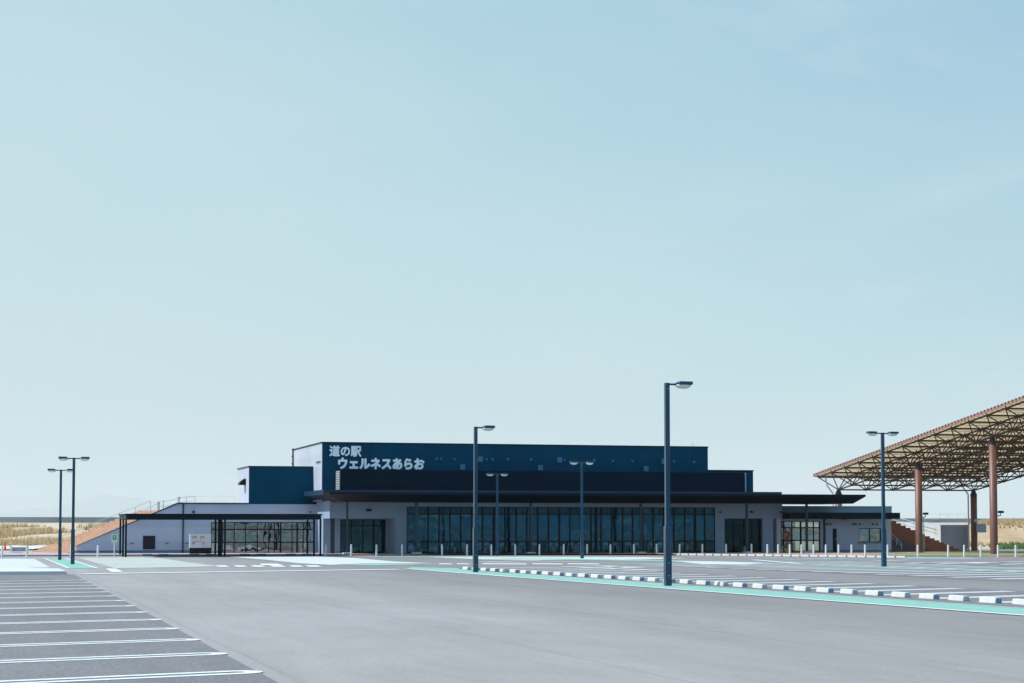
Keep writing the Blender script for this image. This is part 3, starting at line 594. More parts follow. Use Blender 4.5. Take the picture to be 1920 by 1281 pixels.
# --- canopy: thin top, undercut edges
cz1 = 4.08; cz0 = 3.47
cu0 = SU(617, -4.5); cu1 = SU(1624, -4.5); cl0 = SU(640, -3.0); cl1 = SU(1600, -3.0)
cv0, cv1 = -4.5, 6.0
mb = MB()
top = [(cu0, cv0), (cu1, cv0), (cu1, 3.5), (pu1, 3.5), (pu1, cv1), (cu0, cv1)]
bot = [(cl0, -3.0), (cl1, -3.0), (cl1, 2.6), (pu1-0.2, 2.6), (pu1-0.2, cv1), (cl0, cv1)]
bi = len(mb.v); mb.v += [(u, v, cz1) for u, v in top]+[(u, v, cz1-0.13) for u, v in top]+[(u, v, cz0) for u, v in bot]
n6 = 6
mb.face(tuple(bi+i for i in range(n6)))
for i in range(n6):
    j = (i+1) % n6
    mb.face((bi+n6+i, bi+n6+j, bi+j, bi+i)); mb.face((bi+2*n6+i, bi+2*n6+j, bi+n6+j, bi+n6+i))
mb.face(tuple(bi+2*n6+i for i in reversed(range(n6))), 1)
part(mb, 'canopy', [M['canopy'], M['soffit']])
for px_, pw in ((651, .11), (781, .17), (995, .13), (1202, .13), (1400.5, .13), (1512.5, .13)):
    u = SU(px_, -2.7); g = gz(u, -2.7)+0.1
    mb = MB(); mb.box(u-pw/2*1.2, u+pw/2*1.2, -2.7-pw/2, -2.7+pw/2, g-0.05, cz0+0.02); part(mb, 'canopy_post', M['post'])
    mb = MB(); mb.box(u-0.28, u+0.28, -2.98, -2.42, g-0.02, g+0.09); part(mb, 'post_base', M['kerb'], bevel=0.015)

# --- entrance porch at the left of the main front
EV = 2.5
ez = SZ(680, 972.3, 0)
eL = SU(618, 0); eR = SU(742, 0); zt = 4.0
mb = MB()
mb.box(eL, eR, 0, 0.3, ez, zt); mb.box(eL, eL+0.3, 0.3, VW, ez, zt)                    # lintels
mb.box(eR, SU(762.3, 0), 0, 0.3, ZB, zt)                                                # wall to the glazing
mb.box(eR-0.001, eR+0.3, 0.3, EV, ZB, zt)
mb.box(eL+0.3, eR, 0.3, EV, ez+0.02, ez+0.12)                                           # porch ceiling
part(mb, 'porch_wall', M['wall_shaded'])
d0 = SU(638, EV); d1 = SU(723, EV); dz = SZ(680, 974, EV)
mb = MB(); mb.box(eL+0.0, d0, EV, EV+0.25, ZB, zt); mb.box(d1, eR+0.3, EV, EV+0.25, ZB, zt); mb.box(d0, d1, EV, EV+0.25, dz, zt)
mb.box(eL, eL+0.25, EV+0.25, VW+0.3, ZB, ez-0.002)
part(mb, 'porch_back_wall', M['wall_shaded'])
mb = MB(); u = SU(623.5, 1.1); mb.box(u-0.13, u+0.13, 1.0, 1.25, ZB, ez+0.05); part(mb, 'porch_post', M['post'])
us = [SU(x, EV) for x in (649, 659, 681, 701)]
glazing('entrance_door', EV+0.05, d0, d1, SZ(680, 1036.5, EV), dz, us, [SZ(680, 986, EV)], fw=0.06, gm='glass', thick=(3,))
mb = MB(); mb.box(d0, d1, EV+0.05, EV+0.3, ZB, SZ(680, 1036.5, EV)); part(mb, 'door_sill', M['frame'])
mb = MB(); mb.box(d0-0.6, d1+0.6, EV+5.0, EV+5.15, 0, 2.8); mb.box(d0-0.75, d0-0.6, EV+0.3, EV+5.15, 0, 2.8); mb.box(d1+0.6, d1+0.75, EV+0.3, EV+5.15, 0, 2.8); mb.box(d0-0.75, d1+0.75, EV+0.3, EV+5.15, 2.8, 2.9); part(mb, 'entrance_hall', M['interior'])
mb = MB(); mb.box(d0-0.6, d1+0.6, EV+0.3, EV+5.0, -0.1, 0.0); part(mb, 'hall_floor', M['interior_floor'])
q = S(691, 957.5, 0); mb = MB(); mb.box(q[0]-0.14, q[0]+0.14, -0.22, -0.001, q[1]-0.05, q[1]+0.09); mb.tube((q[0]-0.22, -0.1, q[1]+0.04), (q[0]+0.24, -0.1, q[1]+0.04), 0.03); part(mb, 'floodlight', M['black'])
# --- main glazed front
GL0, GL1 = SU(762.3, 0), SU(1340.8, 0); gz0, gz1 = 0.03, SZ(762, 950, 0)
us = [SU(762.3+20.37*k+0.2, 0) for k in range(1, 8)]+[SU(x, 0) for x in (926.5, 947.4, 968.3, 988.5, 1008.8, 1028.8, 1049, 1069.1, 1089, 1108.4, 1117.8, 1127.6, 1147.6, 1168, 1186.8, 1205.6, 1225, 1244.4, 1263.8, 1284.3, 1303.7, 1321.8)]
glazing('window_wall', 0.03, GL0, GL1, gz0, gz1, us, [SZ(1000, 964.3, 0), SZ(1000, 1015.6, 0)], thick=(7, 17, 27), gm='glass', mullw=0.085)
mb = MB(); mb.box(GL0, GL1, 0, 0.3, gz1, zt); mb.box(GL0, GL1, -0.02, 0.3, ZB, gz0); part(mb, 'front_wall', M['wall_shaded'])
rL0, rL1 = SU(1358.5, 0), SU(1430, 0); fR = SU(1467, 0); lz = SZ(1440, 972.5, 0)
mb = MB(); mb.box(GL1, rL0, 0, 0.3, ZB, zt); mb.box(rL0, fR, 0, 0.3, lz, zt); mb.box(rL1, SU(1449.5, 0), 0, 0.3, ZB, lz); part(mb, 'front_wall', M['wall_shaded'])
mb = MB(); mb.box(rL0, rL1, 0.9, 1.0, ZB, lz, 0); mb.box(rL0, rL0+0.1, 0.3, 0.9, ZB, lz); part(mb, 'entrance_lobby', M['black'])
glazing('entrance_door', 0.35, SU(1358.5, 0.35), SU(1430.2, 0.35), SZ(1400, 1038.4, 0.35), lz, [SU(x, .35) for x in (1376, 1395.5, 1410.5)], [SZ(1400, 986.5, .35)], gm='glass_door', thick=(1,))
q = S(1396.5, 1028, -0.6); mb = MB(); mb.box(q[0]-0.09, q[0]+0.09, -0.7, -0.5, gz(q[0], -0.6)+0.1, q[1]+0.12); part(mb, 'door_pillar', M['plinth'])
for x in (1350, 1410, 1463):
    q = S(x, 960.5, 0); mb = MB(); mb.box(q[0]-0.05, q[0]+0.05, -0.16, -0.001, q[1]-0.05, q[1]+0.05); part(mb, 'wall_light', M['black'])
q = S(1410, 960, 0); mb = MB(); mb.box(q[0]-0.15, q[0]-0.06, -0.14, -0.001, q[1]-0.06, q[1]+0.06); part(mb, 'security_camera', M['black'])
# interior of the main hall
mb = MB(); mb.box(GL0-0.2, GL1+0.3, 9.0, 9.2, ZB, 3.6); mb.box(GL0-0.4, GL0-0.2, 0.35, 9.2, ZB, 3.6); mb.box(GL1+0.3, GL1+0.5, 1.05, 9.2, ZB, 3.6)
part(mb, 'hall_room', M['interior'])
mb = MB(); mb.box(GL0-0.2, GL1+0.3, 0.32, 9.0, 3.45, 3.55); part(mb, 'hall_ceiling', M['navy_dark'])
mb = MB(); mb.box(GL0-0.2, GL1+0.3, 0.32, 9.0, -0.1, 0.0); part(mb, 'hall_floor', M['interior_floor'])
blm = mat('blue_roller_blind', (0.014, 0.14, 0.29), 0.8, var=0.12, vscale=1.5, stretch=(3, 1, 0.3))
for x0, x1, y1 in ((846, 865, 983), (867, 886, 985), (888, 906, 984), (908, 925, 988), (928, 946, 984), (1010, 1028, 1014), (1031, 1047, 1014), (1052, 1067, 1014), (1129, 1146, 992), (1188, 1204, 1000), (1246, 1262, 1014)):
    a = S(x0, y1, 0.6); b = S(x1, 966, 0.6); mb = MB(); mb.box(a[0], b[0], 0.6, 0.63, a[1], b[1]); part(mb, 'roller_blind', blm)
pbm = mat('pale_pink_poster', (0.34, 0.26, 0.34), 0.7, var=0.3, vscale=3)
for x0, x1, y0, y1 in ((764, 775, 1018, 1035), (805.5, 822, 1018, 1035), (1078, 1087, 1020, 1034)):
    a = S(x0, y1, 0.3); b = S(x1, y0, 0.3); mb = MB(); mb.box(a[0], b[0], 0.3, 0.32, a[1], b[1]); part(mb, 'poster', pbm)
stm = mat('reflection_chair_white', (0.85, 0.88, 0.88), 0.5)
for k in range(24):  # chairs added inside to stand in for white reflections low in the glass
    u = 0.9+0.83*k+random.uniform(-.2, .2); v = 0.42+random.uniform(0, .25); mb = MB(); w = 0.22
    for du, dv in ((-w, -w), (w, -w), (-w, w), (w, w)): mb.tube((u+du, v+dv, 0), (u+du*0.8, v+dv*0.8, 0.44 if dv < 0 else 0.82), 0.018, 6)
    mb.box(u-w, u+w, v-w, v+w, 0.44, 0.47); mb.box(u-w*.85, u+w*.85, v+w*.78, v+w*.86, 0.56, 0.82); part(mb, 'reflection_chair', stm)
q = S(820, 993, 2.0); q2 = S(842, 986.5, 2.0); mb = MB(); mb.box(q[0], q2[0], 2.0, 2.08, q[1], q2[1]); part(mb, 'hanging_panel', M['white_wall'])
q = S(1071, 1014, 1.5); q2 = S(1088, 996, 1.5); mb = MB(); mb.box(q[0], q2[0], 1.5, 1.56, q[1], q2[1]); part(mb, 'notice_panel', M['beige'])
for x in (1163, 1230, 1299):
    q = SU(x, 3.5); mb = MB(); mb.box(q-0.16, q+0.16, 3.4, 3.7, 0, 3.45); part(mb, 'inner_column', mat('inner_timber_column', (0.30, 0.20, 0.17), 0.6))
shm = mat('shop_shelf', (0.06, 0.13, 0.18), 0.6, var=0.3, vscale=2)
for k in range(9):
    u = 2.5+2.05*k; v = 4.0+(k % 3)*0.7; h = 1.1+0.35*(k % 2); mb = MB()
    mb.box(u, u+0.04, v, v+0.6, 0, h); mb.box(u+1.26, u+1.3, v, v+0.6, 0, h); mb.box(u+0.04, u+1.26, v+0.5, v+0.6, 0, h)
    for q in range(4): mb.box(u+0.04, u+1.26, v, v+0.5, 0.05+q*(h-0.1)/3, 0.09+q*(h-0.1)/3)
    part(mb, 'shop_shelf', shm)
# --- right wing
RV = 1.0
rw1 = SU(1671, RV); rz1 = SZ(1560, 950.6, RV); fz0 = SZ(1560, 973, -1.2); fz1 = SZ(1560, 961.3, -1.2)
gr0, gr1 = SU(1449.5, RV), SU(1538, RV); grz0, grz1 = SZ(1490, 1036.5, RV), SZ(1490, 977, RV)
wv0, wv1 = S(1610.5, 1016.5, RV), S(1652, 990.5, RV)
dr0, dr1, drz = SU(1561, RV), SU(1569, RV), SZ(1565, 991.5, RV)
mb = MB()
mb.box(fR, SU(1450, RV), RV, RV+0.3, ZB, rz1) if fR < SU(1450, RV) else None
mb.box(gr0, gr1, RV, RV+0.3, grz1, rz1); mb.box(gr0, gr1, RV, RV+0.3, ZB, grz0); mb.box(gr1, dr0, RV, RV+0.3, ZB, rz1); mb.box(dr0, dr1, RV, RV+0.3, drz, rz1)
mb.box(dr1, wv0[0], RV, RV+0.3, ZB, rz1); mb.box(wv0[0], wv1[0], RV, RV+0.3, wv1[1], rz1); mb.box(wv0[0], wv1[0], RV, RV+0.3, ZB, wv0[1]); mb.box(wv1[0], rw1, RV, RV+0.3, ZB, rz1)
mb.box(rw1-0.3, rw1, RV+0.3, RV+9, ZB, rz1)
mb.box(fR-0.3, fR, 0.3, RV, ZB, zt)
part(mb, 'right_wing_wall', mat('lilac_grey_render', (0.44, 0.51, 0.68), 0.7, var=0.04, vscale=0.5))
mb = MB(); mb.box(fR, rw1, RV+0.3, RV+9, rz1-0.35, rz1-0.1); part(mb, 'right_wing_roof', M['concrete'])
mb = MB(); mb.box(fR, rw1+0.05, RV-0.02, RV-0.001, fz1+0.01, rz1); mb.box(fR, rw1+0.06, RV-0.06, RV+0.3, rz1, rz1+0.06); part(mb, 'right_parapet', mat('parapet_blue', (0.20, 0.34, 0.46), 0.5))
mb = MB(); mb.box(fR, SU(1688, -1.2), -1.2, RV-0.03, fz0, fz1); mb.box(rw1+0.1, SU(1688, -1.2), RV-0.03, RV+5, fz0, fz1); part(mb, 'right_awning', M['navy_dark'])
mb = MB(); mb.box(gr1+0.03, dr0-0.02, RV-0.03, RV-0.001, ZB, SZ(1560, 1031.5, RV)); part(mb, 'plinth', M['plinth'])
mb = MB(); mb.box(dr1+0.02, rw1, RV-0.03, RV-0.001, ZB, SZ(1620, 1031, RV)); part(mb, 'plinth', M['plinth'])
mb = MB(); mb.box(dr0, dr1, RV+0.12, RV+0.16, 0, drz); dd = part(mb, 'door', M['navy_dark'])
mb = MB(); mb.box(dr1-0.06, dr1-0.04, RV+0.07, RV+0.12, 0.9, 1.05); mb.build('handle', M['alu'], dd)
glazing('window', RV+0.05, wv0[0], wv1[0], wv0[1], wv1[1], [SU(1631, RV)], [], gm='glass_wing')
mb = MB(); mb.box(wv0[0]-0.1, wv1[0]+0.02, RV-0.10, RV-0.001, wv0[1]-0.1, wv0[1]-0.02); part(mb, 'sill', M['plinth'])
mb = MB(); mb.box(wv0[0]-0.4, wv1[0]+0.4, RV+1.6, RV+1.7, 0, rz1-0.4); part(mb, 'room_back_wall', M['interior'])
glazing('window_wall', RV+0.05, gr0, gr1, grz0, grz1, [SU(x, RV) for x in (1461, 1470, 1485.5, 1502, 1514.5, 1526)], [SZ(1490, 989.5, RV), SZ(1490, 1013.5, RV)], gm='glass_wing', thick=(0, 3))
mb = MB(); mb.box(gr0-0.2, gr1+0.3, RV+5, RV+5.1, ZB, rz1-0.4); mb.box(gr0-0.2, gr1+0.3, RV+0.3, RV+5, -0.1, -0.02); part(mb, 'corner_room', M['interior'])
mb = MB(); u = SU(1545, RV); mb.box(u-0.06, u+0.06, RV-0.12, RV-0.001, -0.1, fz0); part(mb, 'downpipe', M['post'])
for x in (1549, 1556, 1598, 1603, 1611, 1635, 1643):
    q = S(x, 982.5, RV); mb = MB(); mb.tube((q[0], RV-0.001, q[1]), (q[0], RV-0.12, q[1]-0.02), 0.035, 8); mb.box(q[0]-0.05, q[0]+0.05, RV-0.16, RV-0.11, q[1]-0.08, q[1]+0.03); part(mb, 'wall_light', M['navy_dark'])
q = S(1578, 976, RV); mb = MB(); mb.box(q[0], q[0]+0.35, RV-0.5, RV-0.01, q[1], q[1]+0.05); part(mb, 'door_hood', M['wall'])
# roof details on the left wing
for x, y0, y1 in ((297, 943, 953), (335, 934, 944)):
    v = VW+6; u, z = S(x, y1, v); z2 = SZ(x, y0, v); mb = MB(); mb.tube((u, v, z-0.4), (u, v, z2), 0.09, 10); mb.tube((u, v, z2), (u, v, z2+0.08), 0.13, 10); part(mb, 'vent_pipe', M['alu'])
mb = MB(); v = VW+1.4; us_ = [SU(x, v) for x in (345, 378, 402, 440)]; zr = wzT+0.55
for u in us_: mb.tube((u, v, wzT-0.1), (u, v, zr), 0.006, 6)
mb.tube((us_[0], v, zr), (us_[-1], v, zr), 0.006, 6); part(mb, 'roof_rail', M['rail'])

# ------------------------------------------------------------------ walkway canopy on the left
wc = P(236.5, 1044.9); cvf = wc[1]
Wk = thing('walkway_canopy', 'low black steel walkway canopy on thin posts before the left wing', 'canopy', wc[0], cvf, gz(*wc))
def wloc(u, v, z): return (u-wc[0], v-cvf, z-gz(*wc))
uA = SU(234.8, cvf-0.1); uB = SU(604.5, cvf-0.1); zT = SZ(236, 963.2, cvf); zB = SZ(236, 974.2, cvf)
dep = 6.6
mb = MB(); p0 = wloc(uA, cvf-0.1, zB+0.1); p1 = wloc(uB, cvf+dep, zT)
mb.box(p0[0], p1[0], p0[1], p1[1], p1[2]-0.09, p1[2]); mb.build('roof', M['canopy'], Wk)
mb = MB(); z0 = wloc(0, 0, zB)[2]; z1 = p1[2]-0.09
for vv in (0.0, dep-0.25): mb.box(p0[0]+0.06, p1[0]-0.06, vv, vv+0.14, z0, z1)
for uu in [p0[0]+0.06+k*(p1[0]-p0[0]-0.26)/4 for k in range(5)]: mb.box(uu, uu+0.12, 0.14, dep-0.25, z0+0.02, z1)
mb.build('beam', M['canopy'], Wk)
for vv, xs_ in ((0.0, (236.5, 422, 601.2)), (3.2, (231.2, 589.2)), (dep-0.2, (225.8, 404.3, 576.8))):
    for x in xs_:
        u = SU(x, cvf+vv); q = wloc(u, cvf+vv, gz(u, cvf+vv)); w = 0.055
        mb = MB(); mb.box(q[0]-w, q[0]+w, q[1], q[1]+2*w, q[2]-0.05, z0+0.02); mb.build('post', M['canopy'], Wk)
u = SU(413, cvf+2.0); q = wloc(u, cvf+2.0, gz(u, cvf+2)); mb = MB(); mb.box(q[0]-0.12, q[0]+0.12, q[1], q[1]+0.24, q[2]-0.05, z0+0.02); mb.build('post', M['canopy'], Wk)

# information board
iv = 1.6; i0, iz0 = S(355.3, 1040.3, iv); i1, iz1 = S(395.3, 1001.3, iv); imz = SZ(375, 1027.3, iv)
Ib = thing('information_board', 'white information board with salmon print on a black base beside the wing window', 'notice board', (i0+i1)/2, iv, gz(i0, iv)+0.1)
g0 = gz(i0, iv)+0.1; hw = (i1-i0)/2
mb = MB(); mb.box(-hw, hw, -0.1, 0.1, -0.02, imz-g0); mb.build('base', M['black'], Ib)
pmb = MB(); pmb.box(-hw-0.01, hw+0.01, -0.12, 0.12, imz-g0, iz1-g0)
H = iz1-imz; zz0 = imz-g0; W2 = 2*hw
def prt(mi, fx0, fx1, fy0, fy1): pmb.box(-hw+fx0*W2, -hw+fx1*W2, -0.126, -0.121, zz0+fy0*H, zz0+fy1*H, mi)
for bx_ in (0.12, 0.49):
    for i in range(4):
        for j in range(3):
            if (i, j) in ((1, 1), (2, 0)): continue
            prt(1, bx_+0.052*i, bx_+0.052*i+0.042, 0.66+0.07*j, 0.715+0.07*j)
for i in range(3):
    for j in range(3): prt(1, 0.12+0.045*i, 0.155+0.045*i, 0.25+0.075*j, 0.31+0.075*j)
for j in range(4): prt(1, 0.61, 0.69, 0.22+0.06*j, 0.26+0.06*j)
prt(2, 0.25, 0.45, 0.45, 0.475); prt(2, 0.30, 0.36, 0.40, 0.43); prt(2, 0.50, 0.515, 0.36, 0.52); prt(2, 0.515, 0.58, 0.50, 0.52); prt(2, 0.58, 0.90, 0.10, 0.125); prt(2, 0.80, 0.81, 0.25, 0.42)
pmb.build('panel', [M['white'], M['red_ink'], M['blue_ink']], Ib)

# green parking sign
sp_ = P(214.3, 1044); sv = sp_[1]
Sg = thing('parking_sign', 'small green and white sign on a white post before the left wing wall', 'sign', sp_[0], sv, gz(*sp_))
sh = (1044-1002)/FPX*(G(214.3, 1044).y); pwid = 5.6/FPX*G(214, 1044).y
mb = MB(); mb.tube((0, 0, -0.05), (0, 0, sh-0.05), 0.035, 10); mb.build('post', M['white'], Sg, smooth=False)
mb = MB(); mb.box(-pwid, pwid, -0.06, -0.03, sh-0.52, sh); mb.box(-pwid*0.62, pwid*0.62, -0.066, -0.061, sh-0.34, sh-0.07, 1); mb.box(-0.02, 0.02, -0.071, -0.067, sh-0.30, sh-0.18); mb.box(-0.06, 0.05, -0.071, -0.067, sh-0.17, sh-0.13); mb.box(0.05, 0.07, -0.071, -0.067, sh-0.28, sh-0.2); mb.build('panel', [M['white'], M['green_sign']], Sg)

# traffic cone and low gate at far left
cp = P(9.2, 1034); Cn = thing('traffic_cone', 'orange traffic cone at the far left edge of the lot', 'cone', *cp, gz(*cp)+0.1)
k = G(9.2, 1034).y/FPX
mb = MB(); mb.box(-3*k, 3*k, -3*k, 3*k, 0, 0.05); mb.build('base', M['cone'], Cn)
mb = MB(); mb.lathe([(2.5*k, 0.05), (1.7*k, 7*k), (0.6*k, 18*k)], n=14); mb.build('body', M['cone'], Cn, smooth=False)
gp_ = P(36, 1039.5); k = G(36, 1039.5).y/FPX
Gt = thing('low_gate', 'low grey gate panel between two white posts beside the brick steps', 'gate', *gp_, gz(*gp_)+0.1)
mb = MB(); mb.box(-14*k, 13*k, -0.05, 0.05, 3*k, 10.5*k); mb.build('panel', mat('gate_grey', (0.22, 0.27, 0.32), 0.6), Gt)
for s_ in (-1, 1):
    mb = MB(); mb.box(s_*15*k-2*k, s_*15*k+2*k, -0.12, 0.12, -0.1, 13*k); mb.build('post', M['white'], Gt)
mb = MB(); mb.box(-12*k, 6*k, -0.5, -0.1, -0.05, 2.6*k); mb.build('foot', M['white'], Gt)

# brick steps at the left, rising to the wing roof
St = thing('brick_steps', 'sunlit orange brick steps rising along the left wing to its roof', 'steps', wu0, VW+0.4, 0)
def sloc(u, v, z): return (u-wu0, v-VW-0.4, z)
nS = 20; vF = VW+12
fu0, fz_ = S(55, 1041, vF); fu1, fzt = S(262, 955, vF)
mb = MB(); tz_top = SZ(300, 955, VW+0.4)
for k in range(nS):
    za = -0.25 if k == 0 else k*3.05/nS; zb = (k+1)*3.05/nS
    f = (k+0.5)/nS
    un = wu0-0.75+f*(wu1-wu0+1.9); uf = fu0+f*(fu1-fu0)
    a = sloc(un, VW+0.4, 0); b = sloc(uf, vF, 0); e = sloc(wu1+6, vF, 0); d = sloc(wu1+3.2, VW+0.4, 0)
    mb.prism_z([(a[0], a[1]), (d[0], d[1]), (e[0], e[1]), (b[0], b[1])], za, zb)
mb.build('steps', M['brick'], St)
def rail_run(parent, pts, h, nm='handrail', r=0.020, every=1):
    mb = MB()
    for i in range(len(pts)-1):
        p, q = Vector(pts[i]), Vector(pts[i+1])
        mb.tube(p+Vector((0, 0, h)), q+Vector((0, 0, h)), r, 8); mb.tube(p+Vector((0, 0, h*0.5)), q+Vector((0, 0, h*0.5)), r*0.7, 6)
    for p in pts[::every]: mb.tube(Vector(p), Vector(p)+Vector((0, 0, h)), r, 8)
    return mb.build(nm, M['rail'], parent)
def lerp(a, b, t): return tuple(x+(y-x)*t for x, y in zip(a, b))
pA = sloc(fu0+1.9, vF-1.0, 0.3); pB = sloc(fu1+0.7, vF-1.0, 3.0)
rail_run(St, [lerp(pA, pB, t/6) for t in range(7)], 0.75)
pA = sloc(fu0+4.6, vF-6, 0.42); pB = sloc(fu1+1.2, vF-6, 3.0)
rail_run(St, [lerp(pA, pB, t/5) for t in range(6)], 0.75)
rail_run(St, [pB, (pB[0]+1.6, pB[1], pB[2]+0.35), (pB[0]+2.2, pB[1], pB[2]+0.38)], 0.62)

# terrace steps, walls and rails at the right end
tv = 2.4
prof_px = []
xx, yy = 1671.5, 977.0
n_st = 15
pr = [(S(1671.5, 1038, tv)[0], ZB)]
stp = []
for k in range(n_st):
    x0 = 1671.5+(1806-1671.5)*k/n_st; x1 = 1671.5+(1806-1671.5)*(k+1)/n_st
    y = 977+(1036-977)*(k/n_st)**0.95
    stp.append((SU(x0, tv), SU(x1, tv), SZ(x0, y, tv)))
Ts = thing('terrace_steps', 'shaded brown brick stepped terrace wall at the right end of the building', 'steps', rw1+0.05, tv, 0)
mb = MB()
for a, b, z in stp: mb.box(a-rw1-0.05, b-rw1-0.05, 0, 4.8, ZB, z)
mb.build('stepped_wall', M['brick_shaded'], Ts)
a, z = S(1670, 1003, 1.7); b, z2 = S(1748, 1035, 1.7)
mb = MB(); mb.prism_v([(rw1+0.02-rw1-0.05, ZB), (b-rw1-0.05, ZB), (b-rw1-0.05, z2), (0.0, z)], 1.7-tv-0.3, 1.7-tv); mb.build('low_wall', M['slate'], Ts)
pa = (0.05, -1.1, SZ(1672, 1011, 1.3)); pb = (SU(1690, 1.3)-rw1-0.05, -1.1, SZ(1690, 1031, 1.3))
rail_run(Ts, [pa, lerp(pa, pb, 0.55), pb], SZ(1690, 1021, 1.3)-SZ(1690, 1033, 1.3), r=0.03)
bv = 8.0; cu_0 = SU(1763.5, bv); cu_1 = SU(1817.5, bv); cz = SZ(1790, 984.5, bv)
Tw = thing('concrete_wall', 'block-like concrete wall with sunlit white side behind the terrace steps', 'wall', cu_0, bv, 0)
mb = MB(); mb.v += [(0, 0, ZB), (cu_1-cu_0, 0, ZB), (cu_1-cu_0, 8, ZB), (0, 8, ZB), (0, 0, cz), (cu_1-cu_0, 0, cz), (cu_1-cu_0, 8, cz+0.25), (0, 8, cz+0.25)]
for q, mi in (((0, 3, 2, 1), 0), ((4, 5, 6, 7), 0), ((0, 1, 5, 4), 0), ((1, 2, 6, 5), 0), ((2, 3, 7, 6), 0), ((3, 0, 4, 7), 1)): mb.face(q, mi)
mb.build('wall_block', [M['concrete'], M['white_wall']], Tw)  # sun-facing side coloured paler than the same wall's shaded front
pa = (-0.15, 0.6, SZ(1758, 1003, bv)); pb = (-0.15, 7.6, SZ(1680, 981, bv+7))
rail_run(Tw, [lerp(pa, pb, t/4) for t in range(5)], 0.55, r=0.018)
pa = (0.1, 0.3, cz); pb = (cu_1-cu_0-0.1, 0.3, cz)
rail_run(Tw, [lerp(pa, pb, t/3) for t in range(4)], 0.85, r=0.010)
rail_run(Tw, [(0.1, 0.3, cz), (0.1, 4, cz+0.1), (0.1, 7.7, cz+0.22)], 0.85, r=0.010)

# ------------------------------------------------------------------ space frame pavilion on the right
cU = 35.0; mod = 2.28
vA, vB_, vC = onU(1572, cU), onU(1722, cU), onU(1862, cU)
SLP = 0.131; zA = SZ(1572, 918.5, vA)
def zbot(v): return zA+SLP*(vA-v)
DEPTH = 1.12
Pv = thing('truss_pavilion', 'big open pavilion with sloping beige roof on brown space frame and round columns', 'pavilion', cU, vA, 0)
def ploc(u, v, z): return Vector((u-cU, v-vA, z))
nu_, nv_ = 6, 15
tbm = MB(); rb_, rt_ = 0.056, 0.058
Bn = {(i, j): ploc(cU+mod*i, vA-mod*j, zbot(vA-mod*j)) for i in range(nu_) for j in range(nv_)}
Tn = {(i, j): ploc(cU-mod/2+mod*i, vA+mod/2-mod*j, zbot(vA+mod/2-mod*j)+DEPTH) for i in range(nu_+1) for j in range(nv_+1)}
for (i, j), p in Bn.items():
    for q in ((i+1, j), (i, j+1)):
        if q in Bn: tbm.tube(p, Bn[q], rb_, 6)
    for q in ((i, j), (i+1, j), (i, j+1), (i+1, j+1)): tbm.tube(p, Tn[q], 0.043, 5)
    tbm.lathe([(0.02, p.z-0.09), (0.10, p.z-0.04), (0.10, p.z+0.04), (0.02, p.z+0.09)], p.x, p.y, 8)
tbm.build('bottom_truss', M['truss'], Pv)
ttm = MB()
for (i, j), p in Tn.items():
    for q in ((i+1, j), (i, j+1)):
        if q in Tn: ttm.tube(p, Tn[q], rt_, 6)
    if i < nu_ and j < nv_:                         # light purlins under the sheets
        for f in (0.25, 0.5, 0.75):
            a = p.lerp(Tn[(i, j+1)], f); b = Tn[(i+1, j)].lerp(Tn[(i+1, j+1)], f); ttm.tube(a+Vector((0, 0, .12)), b+Vector((0, 0, .12)), 0.018, 4)
    ttm.tube(p, p+Vector((0, 0, 0.16)), 0.04, 6)
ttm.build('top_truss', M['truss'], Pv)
e0 = Tn[(0, 0)]; e1 = Tn[(nu_, 0)]; e2 = Tn[(nu_, nv_)]; e3 = Tn[(0, nv_)]; up = Vector((0, 0, 0.18)); ov = 0.25
q0 = e0+Vector((-ov, ov, 0.18-SLP*ov)); q1 = e1+Vector((ov, ov, 0.18-SLP*ov)); q2 = e2+Vector((ov, -ov, .18+SLP*ov)); q3 = e3+Vector((-ov, -ov, .18+SLP*ov))
mb = MB(); b = len(mb.v); th = Vector((0, 0, 0.05)); mb.v += [tuple(p) for p in (q0, q1, q2, q3)]+[tuple(p+th) for p in (q0, q1, q2, q3)]
for q in ((0, 1, 2, 3), (7, 6, 5, 4), (0, 4, 5, 1), (1, 5, 6, 2), (2, 6, 7, 3), (3, 7, 4, 0)): mb.face(q)
mb.build('roof', M['roof_sheet'], Pv)
mb = MB()                                           # edge trim with ribs
trim_m = mat('salmon_edge_trim', (0.29, 0.16, 0.14), 0.6, var=0.08)
def trim(mb, a, b, out, h=0.21):
    a, b = Vector(a), Vector(b); o_ = Vector(out)*0.05; bb = len(mb.v)
    mb.v += [tuple(a-Vector((0, 0, .12))), tuple(b-Vector((0, 0, .12))), tuple(b+Vector((0, 0, h-.12))), tuple(a+Vector((0, 0, h-.12)))]
    mb.v += [tuple(Vector(p)+o_) for p in mb.v[bb:bb+4]]
    for q in ((0, 3, 2, 1), (4, 5, 6, 7), (0, 1, 5, 4), (1, 2, 6, 5), (2, 3, 7, 6), (3, 0, 4, 7)): mb.face(tuple(bb+i for i in q))
trim(mb, q0, q3, (-1, 0, 0)); trim(mb, q0, q1, (0, 1, 0)); trim(mb, q1, q2, (1, 0, 0))
L_ = (q3-q0).length
for k in range(int(L_/0.42)):
    p = q0.lerp(q3, (k+0.5)*0.42/L_); mb.box(p.x-0.085, p.x-0.053, p.y-0.05, p.y+0.05, p.z-0.02, p.z+0.10, 1)
mb.build('edge_trim', [trim_m, M['truss']], Pv)
